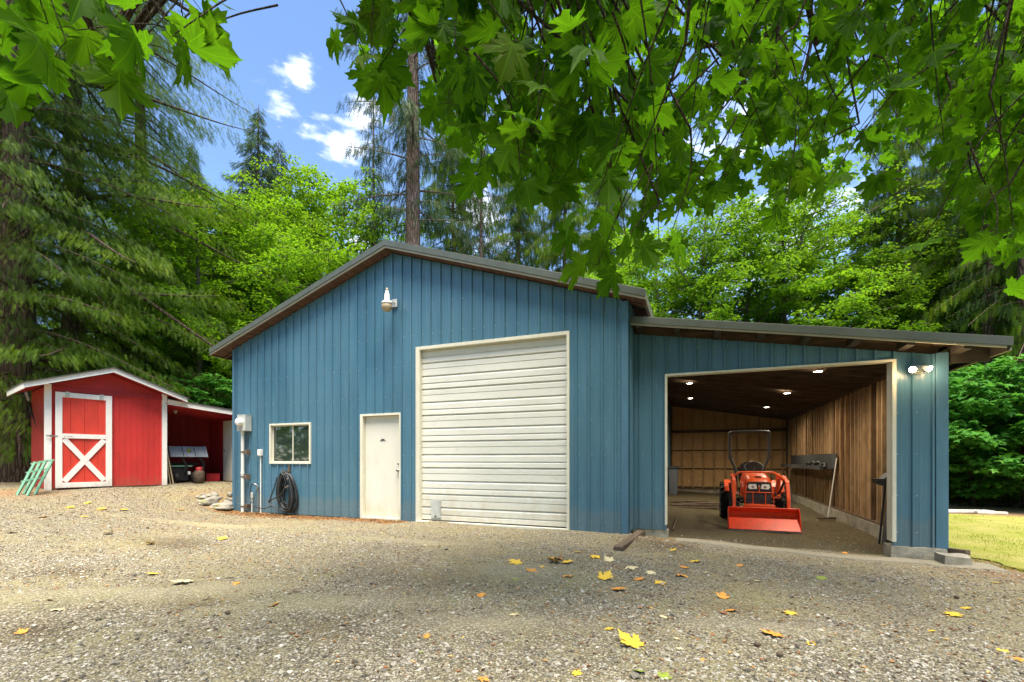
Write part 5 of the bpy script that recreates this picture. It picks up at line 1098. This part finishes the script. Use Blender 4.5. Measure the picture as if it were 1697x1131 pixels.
def conifer(name, seed, h, br, z0, nb, leafm, label, cat='tree', group=None, r0=.3, T=NEED, sp=.25, dens=9, e0=.0, sag=.45, up=.1, hang=.8, barkm='bark_fir', taper=.85, side=.30, lean=(0, 0), azf=None, gap=0, topn=1.0, minb=.2, wid=1.0):
    r = np.random.default_rng(seed); P, rad = trunk_path(h, r0, lean, seed, .1, .02); limbs = []; pos = []; yd = []; nn = []; rnd = []; sc_ = []
    for i in range(nb):
        f = ((i + r.random()) / nb) ** topn; z = z0 + (h - z0) * f * .995; az = i * 2.39996 + r.normal(0, .4)
        if azf is not None: az = azf[0] + azf[1] * r.uniform(-1, 1)
        L_ = (br * (1 - f) ** taper * (1 - .25 * math.exp(-f * 8)) + minb) * r.uniform(.5, 1.15)
        if r.random() < gap: L_ *= .35
        p0 = on_path(P, np.array([z]))[0]; K = 10; s = np.linspace(0, 1, K); d = np.array([math.cos(az), math.sin(az)]); pr = np.array([-d[1], d[0]]); bend = r.normal(0, .1)
        H_ = L_ * s * .96; X = p0[0] + d[0] * H_ + pr[0] * bend * L_ * s * s; Y = p0[1] + d[1] * H_ + pr[1] * bend * L_ * s * s
        Z = z + L_ * ((e0 + r.normal(0, .15)) * s - sag * s ** 2 + up * s ** 3)
        limbs.append((np.stack([X, Y, Z], 1), (.010 + .011 * L_) * (1 - .9 * s) + .003))
        n = max(6, int(L_ * dens * (4 if T is not NEED else 5))); t_ = r.uniform(.03, 1.0, n) ** .8; sd = r.choice([-1, 1], n); ll = side * L_ * (1 - t_ * .75) * r.uniform(0, 1, n) + .05
        cx_ = np.interp(t_, s, X) + (pr[0] * sd * ll) + d[0] * ll * .5; cy_ = np.interp(t_, s, Y) + pr[1] * sd * ll + d[1] * ll * .5; cz_ = np.interp(t_, s, Z) - ll * ll * .35 / max(.4, side * L_) + r.normal(0, .09, n)
        pos.append(np.stack([cx_, cy_, cz_], 1)); a = r.normal(0, .5, n)
        ho = np.stack([d[0] + pr[0] * sd * .8 + r.normal(0, .6, n), d[1] + pr[1] * sd * .8 + r.normal(0, .6, n), np.zeros(n)], 1)
        yd.append(norm(ho) * (1 - hang) + np.stack([0 * a, 0 * a, -hang * (.7 + .5 * r.random(n))], 1)); nn.append(norm(np.stack([r.normal(0, 1, n), r.normal(0, 1, n), np.full(n, (1 - hang) * 2)], 1)))
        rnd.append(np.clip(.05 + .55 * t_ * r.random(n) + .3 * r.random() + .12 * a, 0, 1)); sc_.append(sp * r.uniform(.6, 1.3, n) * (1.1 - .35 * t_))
    pos = np.concatenate(pos); n = len(pos)
    L_ = place(T, pos, np.concatenate(yd), np.concatenate(nn), np.concatenate(sc_), np.concatenate(rnd), np.full(n, wid))
    return tree_root(name, [(P, rad)], limbs, L_, barkm, leafm, label, cat, group)
def put(root, x, y, rz=0, s=1.0, label=None, copy=True, group=None, dz=0):
    c = copy_tree(root) if copy else root
    c.location = (x, y, g1(x, y) + dz - .05); c.rotation_euler = (0, 0, rz); c.scale = (s, s, s)
    if label: c['label'] = label
    if group is not None:
        if group: c['group'] = group
        elif 'group' in c: del c['group']
    return c
def putp(root, u, t, rz=0, s=1.0, label=None, copy=True, group=None):
    x, y = rayxy(u, t); return put(root, x, y, rz, s, label, copy, group)
CG = 'tall cedars left of the garage'
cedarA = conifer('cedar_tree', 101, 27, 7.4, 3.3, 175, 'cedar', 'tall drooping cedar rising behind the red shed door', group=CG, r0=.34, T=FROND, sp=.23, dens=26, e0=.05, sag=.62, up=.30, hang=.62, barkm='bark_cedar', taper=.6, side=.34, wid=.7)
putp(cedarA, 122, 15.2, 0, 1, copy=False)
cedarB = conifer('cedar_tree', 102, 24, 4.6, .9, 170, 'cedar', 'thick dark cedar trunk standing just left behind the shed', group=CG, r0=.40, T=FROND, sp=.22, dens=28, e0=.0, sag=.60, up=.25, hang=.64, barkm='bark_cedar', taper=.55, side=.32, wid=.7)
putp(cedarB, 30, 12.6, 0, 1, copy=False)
putp(cedarA, -110, 15, 2.0, .9, 'drooping cedar at the left edge behind the thick trunk')
putp(cedarB, 235, 20, 1.2, 1.0, 'drooping cedar farther back above the shed bay roof')
putp(cedarB, -20, 20, 3.2, 1.05, 'tall cedar in the rear row at the far left')
# Douglas firs
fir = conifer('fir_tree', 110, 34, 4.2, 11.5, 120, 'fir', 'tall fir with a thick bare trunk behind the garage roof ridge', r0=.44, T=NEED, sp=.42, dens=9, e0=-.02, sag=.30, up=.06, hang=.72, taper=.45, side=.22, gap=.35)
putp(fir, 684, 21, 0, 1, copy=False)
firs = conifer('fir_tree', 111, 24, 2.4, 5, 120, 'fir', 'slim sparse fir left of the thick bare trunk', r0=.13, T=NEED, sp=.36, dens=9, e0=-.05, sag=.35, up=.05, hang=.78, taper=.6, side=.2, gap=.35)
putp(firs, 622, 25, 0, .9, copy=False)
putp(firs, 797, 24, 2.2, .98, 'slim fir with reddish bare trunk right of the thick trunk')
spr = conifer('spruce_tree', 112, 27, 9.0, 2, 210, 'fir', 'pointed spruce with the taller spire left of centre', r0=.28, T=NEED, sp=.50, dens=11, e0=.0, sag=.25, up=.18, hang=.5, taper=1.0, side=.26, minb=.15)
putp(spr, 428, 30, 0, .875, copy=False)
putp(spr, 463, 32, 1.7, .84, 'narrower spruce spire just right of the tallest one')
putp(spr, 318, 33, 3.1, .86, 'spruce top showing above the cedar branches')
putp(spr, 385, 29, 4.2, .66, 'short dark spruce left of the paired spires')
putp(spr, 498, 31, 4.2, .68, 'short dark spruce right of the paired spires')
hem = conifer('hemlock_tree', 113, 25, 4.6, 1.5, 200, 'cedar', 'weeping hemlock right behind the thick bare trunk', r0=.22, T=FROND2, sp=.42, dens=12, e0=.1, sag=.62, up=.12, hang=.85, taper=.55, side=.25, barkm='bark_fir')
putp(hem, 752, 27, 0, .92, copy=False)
for (u, t_, s, rz, lab) in ((860, 30, .95, 1, 'hemlock behind the middle of the garage roof'), (935, 28, .9, 2.2, 'hemlock above the right slope of the garage roof'), (1010, 33, 1.05, 3.9, 'hemlock behind the right end of the garage roof'),
                            (1490, 22, .80, 5, 'dark conifer above the right half of the bay roof'), (1640, 20, .85, .6, 'dark conifer behind the right end of the bay roof'), (1740, 17, .9, 2.8, 'dark conifer at the far right edge'), (1560, 27, 1.0, 1.9, 'tall conifer in the rear row at the right')):
    putp(hem, u, t_, rz, s, lab)
# broadleaf woods
AG = 'green broadleaf trees behind the garage'
al1 = broadleaf('alder_tree', 201, 14.5, 4.2, 1.2, 46, 560, 46, .17, 'leaf_bright', 'bright green broadleaf tree left behind the garage roof', group=AG)
al2 = broadleaf('alder_tree', 202, 16, 4.4, 1.5, 50, 600, 44, .16, 'leaf_mid', 'leafy tree in the woods above the bay roof', group=AG)
al3 = broadleaf('alder_tree', 203, 13, 3.6, .5, 44, 540, 46, .15, 'leaf_bright', 'yellow green tree in the woods above the bay roof', group=AG, flat=.5)
putp(al1, 425, 21, 0, .90, copy=False); putp(al2, 1165, 25, 0, 1.0, copy=False); putp(al3, 1085, 27, 0, 1.15, copy=False)
BG = [(al1, 330, 18.5, .80, 'bright green tree above the shed bay roof'), (al1, 375, 26, .95, 'green tree between shed and garage, farther back'), (al2, 520, 24, 1.0, 'mid green tree left of the roof peak'), (al1, 560, 26, 1.15, 'leafy tree just left of the bare trunk'), (al3, 300, 24, 1.0, 'yellow green tree behind the shed bay'), (al3, 470, 20, .82, 'yellow green tree over the left garage eave'), (al2, 240, 26, .9, 'broadleaf tree behind the cedars'),
      (al1, 640, 30, .85, 'leafy tree right behind the roof peak'), (al3, 720, 33, .95, 'yellow green tree low behind the right roof slope'), (al2, 820, 36, .9, 'mid green tree behind the slim fir'), (al1, 900, 34, .9, 'bright tree behind the hemlocks'),
      (al3, 985, 24, .88, 'yellow green tree right of the garage eave'), (al1, 1240, 25, 1.05, 'bright green tree above the middle of the bay'), (al2, 1330, 24, 1.05, 'mid green tree above the flood light side of the bay'), (al1, 1390, 26, 1.08, 'tall bright tree in the rear above the bay'), (al3, 1290, 29, 1.25, 'tall yellow green tree in the rear row'), (al2, 1060, 32, 1.05, 'mid green tree in the rear row right of the garage'), (al3, 1440, 22, .90, 'yellow green tree above the right part of the bay roof'),
      (al2, 1520, 22, .80, 'mid green tree above the right end of the bay roof'), (al1, 1600, 22, .80, 'bright tree behind the right corner'), (al2, 1690, 24, 1.0, 'mid green tree at the right edge'), (al3, 1780, 22, 1.0, 'yellow green tree beyond the right edge')]
for k, (src, u, t_, s, lab) in enumerate(BG): putp(src, u, t_, k * 1.37 + .4, s, lab)
# far rows, indistinguishable
for k, (u, t_) in enumerate([(u, 44 + 6 * ((u * 7) % 3)) for u in range(-500, 2700, 118)]):
    src = (al2, spr, al1, hem, al3)[k % 5]; nm = {al2: 'alder_tree', spr: 'spruce_tree'}.get(src)
    putp(src, u, t_, k * 1.9, (.85 if src is not spr else .75) + .12 * ((k * 3) % 4) / 3, {spr: 'spruce in the far rows of the woods', hem: 'hemlock in the far rows of the woods'}.get(src, 'broadleaf tree in the far rows of the woods'), group={spr: 'far spruces', hem: 'far hemlocks'}.get(src, 'far broadleaf trees'))
# vine maple bushes at the right
vm = broadleaf('vine_maple', 301, 4.6, 2.3, .3, 26, 230, 34, .17, 'leaf_cool', 'layered vine maple just right of the blue corner', T=STAR, r0=.05, flat=.10, crad=.42, barkm='bark_dark', updir=1.5, group='vine maples at the lawn edge')
putp(vm, 1612, 15.0, 0, 1.0, copy=False)
for k, (u, t_, s, lab) in enumerate(((1700, 14.5, .95, 'vine maple at the right edge of the lawn'), (1560, 18, 1.05, 'vine maple behind the bay corner'), (1665, 18.5, 1.1, 'vine maple in the second row by the dark trunk'), (1610, 17.0, .42, 'low vine maple bush at the edge of the lawn'), (1672, 15.6, .40, 'low bush by the brush pile'), (1745, 17, .6, 'bush beyond the right edge'), (1585, 20.5, 1.15, 'tall vine maple in the third row behind the blue corner'), (1650, 21.5, 1.25, 'tall vine maple in the third row left of the edge trunk'), (1725, 19.5, 1.2, 'tall vine maple beyond the right edge'), (1572, 16.8, .36, 'low bush behind the white board'),
                                 (330, 16.8, .8, 'broadleaf bush behind the shed bay roof'), (20, 16.5, .7, 'bush in the dark wood left of the shed'), (-60, 15, .7, 'bush at the left edge'), (180, 19, .9, 'bush behind the red shed'))):
    putp(vm, u, t_, k * 1.3 + .7, s, lab)
tk = conifer('bare_trunk_tree', 305, 20, 1.8, 6, 50, 'fir', 'dark straight trunk in the wood right of the blue corner', r0=.22, T=NEED, sp=.4, dens=5, barkm='bark_cedar')
putp(tk, 1638, 17.6, 0, 1, copy=False); putp(tk, 1697, 16.3, 1, 1.1, 'reddish trunk at the right edge of the wood'); putp(tk, 1300, 24, 2, .8, 'pale slim trunk above the bay roof'); putp(tk, 8, 17, 2, 1.2, 'dark trunk deep in the wood left of the shed')
# trees behind and beside the camera (shade the yard, show in the window)
for k, (x, y, src, s) in enumerate(((-15, -9, cedarB, .6), (-9, -15, cedarA, .55), (-3, -19, tk, .8), (10, -14, hem, .55), (17, -3, al2, .8), (-20, -4, al1, .8), (0, -24, al1, .9), (-12, -21, al2, .9), (19, 6, al1, .95), (-26, 3, cedarB, .8))):
    put(src, x, y, k * 2.1, s, 'tree standing round the yard behind the viewer', group='trees behind the viewer')
# brush pile and undergrowth
r = np.random.default_rng(55); br_ = []
c = hit(1655, 842)
for i in range(130):
    p = np.array([c.x + r.normal(0, 1.1), c.y + .6 + r.normal(0, .5), g1(c.x, c.y) + r.uniform(0, .25)]); d = np.array([r.normal(), r.normal(), r.normal(0, .25)]); d /= np.linalg.norm(d); L_ = r.uniform(.3, 1.1)
    br_.append((np.stack([p, p + d * L_ * .5 + [0, 0, .05], p + d * L_]), np.array([.014, .010, .004])))
V, F = tubes_np(br_, 5); tag(np_mesh('brush_pile', V, F, M['bark_dark'], smooth=True), 'pile of cut dead branches at the lawn edge under the maples', 'brush pile')
N = 26000
uu = r.uniform(-700, 2600, N); tt = 15.5 + r.random(N) ** 1.2 * 40; xc = (uu - CX) / F_PX; x = tt * (-sS + xc * cS); y = tt * (cS + xc * sS)
ok = ~((x > -11.2) & (x < 4.2) & (y < 21.5)) & ~((x > 3) & (y < 17.2)) & (x * x + y * y > 160); x = x[ok]; y = y[ok]; n = len(x)
hh = np.abs(r.normal(0, .55, n)) * np.clip(1 + .8 * smooth_noise(x, y, 77, .5), .15, 2)
pos = np.stack([x, y, gz(x, y) + hh], 1); yd = np.stack([r.normal(0, 1, n), r.normal(0, 1, n), r.normal(0, .4, n)], 1); nr = np.stack([r.normal(0, .5, n), r.normal(0, .5, n), np.ones(n)], 1)
U = place(STAR, pos, yd, nr, r.uniform(.12, .3, n), r.random(n)); tag(np_mesh('undergrowth', U[0], U[1], M['leaf_mid'], attrs={'rnd': U[2]}), 'low leafy undergrowth covering the forest floor', 'undergrowth', kind='stuff')
# far wood mass
N = 60000; a = r.uniform(0, 2 * np.pi, N); d_ = r.uniform(62, 85, N); x = d_ * np.sin(a); y = d_ * np.cos(a) + 5; hh = 15 + 5 * smooth_noise(a * 20, a * 7, 5, .5); z = r.random(N) ** .8 * hh
pos = np.stack([x, y, z], 1); yd = r.normal(0, 1, (N, 3)); U = place(STAR, pos, yd, r.normal(0, 1, (N, 3)), r.uniform(.5, 1.1, N), r.random(N)); tag(np_mesh('distant_woods', U[0], U[1], M['leaf_mid'], attrs={'rnd': U[2]}), 'dense green woods far behind everything', 'woods', kind='stuff')
# -------- the big leaf maple over the camera
mp_ = empty('maple_tree', (4.2, -3.6, g1(4.2, -3.6)), 0, 'big leaf maple whose leafy branches hang over the top of the view', 'tree')
MO = np.array(mp_.location)
def w2(u, v, t_): return np.array(at(u, v, t_))
limbs = []; rg = np.random.default_rng(77)
TP = np.array([[4.2, -3.6, -.4], [4.15, -3.5, 1], [4.0, -3.3, 2.4], [3.8, -3.0, 4.0], [3.7, -2.7, 6.0], [3.8, -2.6, 8.5], [3.9, -2.8, 11]])
trunk_p = [(TP, np.array([.36, .27, .24, .21, .17, .12, .04]))]
def spl(pts, n=14):
    return np.array([list(p) for p in smooth_pts([Vector(p) for p in pts], max(2, n // (len(pts) - 1)))])
mains = [spl([TP[3], (3.2, 1, 6.2), (2.4, 4.5, 8), (1.5, 7.5, 8.8), (-.5, 10, 9.0)]), spl([TP[4], (5.6, 2.5, 8), (6.2, 6, 9), (6, 9, 9.2)]), spl([TP[3], (2.8, -.6, 5.6), (2.2, 2.0, 6.6), (2.0, 4.6, 6.9), (1.4, 7, 6.6)]), spl([TP[3], (1.5, -1.5, 5.3), (-.8, .6, 5.9), (-2.2, 2.8, 6.0), (-2.8, 4.6, 5.6)]), spl([TP[2], (1.5, -2.6, 3.9), (-1.2, -1.0, 4.5), (-2.8, .8, 4.6), (-4.0, 2.0, 4.1)]),
         spl([TP[3], (4.6, -.6, 5.2), (5.0, 2.0, 6.2), (5.0, 4.5, 6.3), (4.6, 6.2, 5.8)]), spl([TP[4], (1.0, -4, 7.5), (-2, -5, 8.3), (-4.5, -5, 8.3)]), spl([TP[4], (5.5, -5.5, 7.5), (7, -7, 8)]), spl([TP[4], (6, -.5, 7.5), (8, 1.5, 8)]), spl([TP[5], (2, 0, 9.5), (0, 2.5, 10)])]
for mm_ in mains: limbs.append((mm_, np.linspace(.10, .022, len(mm_))))
allmain = np.concatenate([m_[3:] for m_ in mains])
lb = np.array([(-80, 230), (0, 215), (60, 150), (150, 165), (220, 175), (265, 150), (340, 130), (385, 70), (400, -30), (560, -30), (575, 190), (640, 225), (668, 215), (688, 120), (710, 190), (735, 235), (760, 250), (790, 320), (870, 345), (960, 330), (1000, 385), (1100, 385), (1180, 345), (1290, 370), (1360, 370), (1420, 330), (1460, 345), (1500, 250), (1550, 250), (1580, 370), (1640, 420), (1697, 440), (1800, 450)], float)
def inside_c(u, v): return v < np.interp(u, lb[:, 0], lb[:, 1])
tips = []
for (u, v, t_) in [(285, 60, 2.15), (215, 75, 2.2), (110, 70, 2.2), (30, 55, 2.1), (-40, 100, 2.2), (305, 40, 2.3), (160, 20, 2.5), (60, 0, 2.5), (270, 0, 2.6), (-90, 30, 2.3), (-20, 120, 2.3), (300, 20, 2.2), (250, 30, 2.15), (180, 40, 2.3), (130, 50, 2.3), (80, 40, 2.2), (10, 20, 2.3), (-30, 60, 2.4), (200, 100, 2.2), (290, 90, 2.3), (300, 80, 2.35), (70, 90, 2.3), (240, 0, 2.4), (300, -20, 2.3), (150, -10, 2.2), (100, -20, 2.3), (315, 0, 2.5), (20, -20, 2.2),
                 (1022, 415, 3.1), (1045, 455, 3.1), (1000, 400, 3.3), (1092, 400, 3.0), (990, 440, 3.0), (1060, 375, 3.2), (1115, 380, 3.3), (1005, 365, 3.2), (975, 380, 3.3), (1530, 405, 3.3), (1632, 480, 3.2), (1625, 410, 3.4), (1680, 380, 3.0)]: tips.append((u, v, t_, True))
while len(tips) < 900:
    u = rg.uniform(400, 1900); v = rg.uniform(-420, 440); t_ = (2.6 + 4.2 * rg.random() ** 1.2) if u < 1050 else (3.3 + 2.2 * rg.random()) if rg.random() < .5 else (5.5 + 4.5 * rg.random())
    if not inside_c(u, v + 28) or (u < 580 + 50 * rg.random() and v > -200): continue
    if v < 0 and rg.random() < .5: continue
    if u < 1050 and rg.random() < .35: continue
    if v < -120 and t_ > 4.5 and rg.random() < .85: continue
    if abs(u - 688) < 34 and v > 20 and rg.random() < .75: continue
    q = smooth_noise(np.array([u / 60.]), np.array([v / 60.]), 9, .6)[0]
    if u > 1150 and v > -20 and q > .55 + .25 * rg.random(): continue
    if ((u - 1365) / 50) ** 2 + ((v - 60) / 100) ** 2 < 1 and rg.random() < .8: continue
    if ((u - 1440) / 55) ** 2 + ((v - 190) / 45) ** 2 < 1 and rg.random() < .7: continue
    tips.append((u, v, t_, False))
tmplN = [leaf_template(k, rg.uniform(.05, .75) * (1 if k % 4 else -.6), rg.uniform(.05, .55)) for k in range(9)]
buckets = [[] for _ in range(9)]
def add_leaf(base, dirv, nrm_, s, rnd): buckets[rg.integers(9)].append((base, dirv, nrm_, s, rnd))
for (u, v, t_, fixed) in tips:
    tip = w2(u, v, t_); L_ = rg.uniform(.5, 1.3); du = rg.uniform(-.2, .9) if u > 500 else rg.uniform(-.8, .3)
    up_ = norm(np.array([[du * .7 + rg.normal(0, .25), rg.normal(-.1, .4), rg.uniform(.5, 1.2)]]))[0]; st = tip + up_ * L_
    md = (tip + st) / 2 + np.array([rg.normal(0, .05), rg.normal(0, .05), .12 * L_]); path = spl([st, md, tip], 8)
    if t_ > 3.2 or not fixed or v < 50:
        limbs.append((path, np.linspace(.008, .0025, len(path))))
    else: limbs.append((path, np.linspace(.006, .0025, len(path))))
    dd = np.linalg.norm(allmain - st, axis=1); j = int(np.argsort(dd)[rg.integers(0, 14)])
    if rg.random() < (.35 if t_ < 5 else .12) or fixed:
        e = allmain[j]; mid_ = (st + e) / 2 + np.array([0, 0, .25 * dd[j]]); sk = False
        for q_ in spl([e, mid_, st], 20):
            rl_ = q_ - np.array([0, 0, CH]); dp_ = -rl_[0] * sS + rl_[1] * cS
            if dp_ > .2 and 345 < CX + F_PX * (rl_[0] * cS + rl_[1] * sS) / dp_ < 610 and HY - F_PX * rl_[2] / dp_ > -25: sk = True
        if not sk: limbs.append((spl([e, mid_, st], 10), np.linspace(.022, .008, 11 if False else len(spl([e, mid_, st], 10)))))
    npair = 1 if fixed else rg.integers(2, 4)
    for k in range(npair):
        b = path[-1 - min(k * 2, len(path) - 1)]
        for s_ in ((-1, 1) if not fixed else (rg.choice([-1, 1]),)):
            side = rg.normal(0, 1, 3) * [.8, .8, .25]; side = norm(side[None])[0] * s_
            pet = side * rg.uniform(.04, .13) + np.array([0, 0, -.03]); lb_ = b + pet
            limbs.append((np.stack([b, b + pet * .5 + [0, 0, .012], lb_]), np.array([.0022, .0018, .0016])))
            dv = norm((np.array([side[0] * .8 + rg.normal(0, .25), side[1] * .8 + rg.normal(0, .25), -rg.uniform(.25, 1.3)]))[None])[0]
            tocam = norm((np.array([0, 0, CH]) - lb_)[None])[0]
            nv = np.array([rg.normal(0, .45), rg.normal(0, .45), .8]) - tocam * (rg.uniform(.2, 1.1))
            add_leaf(lb_, dv, nv, (rg.uniform(.12, .20) if t_ > 3.4 or u > 1150 else rg.uniform(.15, .235) if t_ > 2.65 else rg.uniform(.19, .25)), min(1, max(0, rg.beta(2, 2.4))))
# crown beyond the view: more leaves above and behind, giving shade
n_out = 0
for m_ in mains:
    for k in range(75):
        b = m_[rg.integers(3, len(m_))] + rg.normal(0, 1, 3) * [1.3, 1.3, .8] + [0, 0, .6]
        rel = b - np.array([0, 0, CH]); depth = -rel[0] * sS + rel[1] * cS
        if depth > .3:
            u_ = CX + F_PX * (rel[0] * cS + rel[1] * sS) / depth; v_ = HY - F_PX * rel[2] / depth
            if -250 < u_ < 1950 and v_ > -60: continue
        if b[2] < 3.2 or b[1] > 3.2: continue
        for _ in range(3):
            o3 = rg.normal(0, .25, 3); dv = norm(np.array([[rg.normal(), rg.normal(), -.5]]))[0]; add_leaf(b + o3, dv, np.array([rg.normal(0, .4), rg.normal(0, .4), 1]), rg.uniform(.16, .24), rg.random())
parts = []
for k in range(9):
    B_ = buckets[k]; pos = np.array([q[0] for q in B_]) - MO; T_ = tmplN[k]
    V, F, rn = place(T_, pos, np.array([q[1] for q in B_]), np.array([q[2] for q in B_]), np.array([q[3] for q in B_]), np.array([q[4] for q in B_]))
    parts.append((V, F, rn, np.tile(T_[2], (len(B_), 1))))
leaves = merge(parts)
V, F = tubes_np([(p - MO, r_) for p, r_ in trunk_p], 14); np_mesh('trunk', V, F, M['bark_grey'], mp_, smooth=True)
V, F = tubes_np([(p - MO, r_) for p, r_ in limbs], 5); np_mesh('limbs', V, F, M['bark_dark'], mp_, smooth=True)
np_mesh('crown', leaves[0], leaves[1], M['maple_near'], mp_, attrs={'rnd': leaves[2]}, uv=leaves[3], smooth=True)
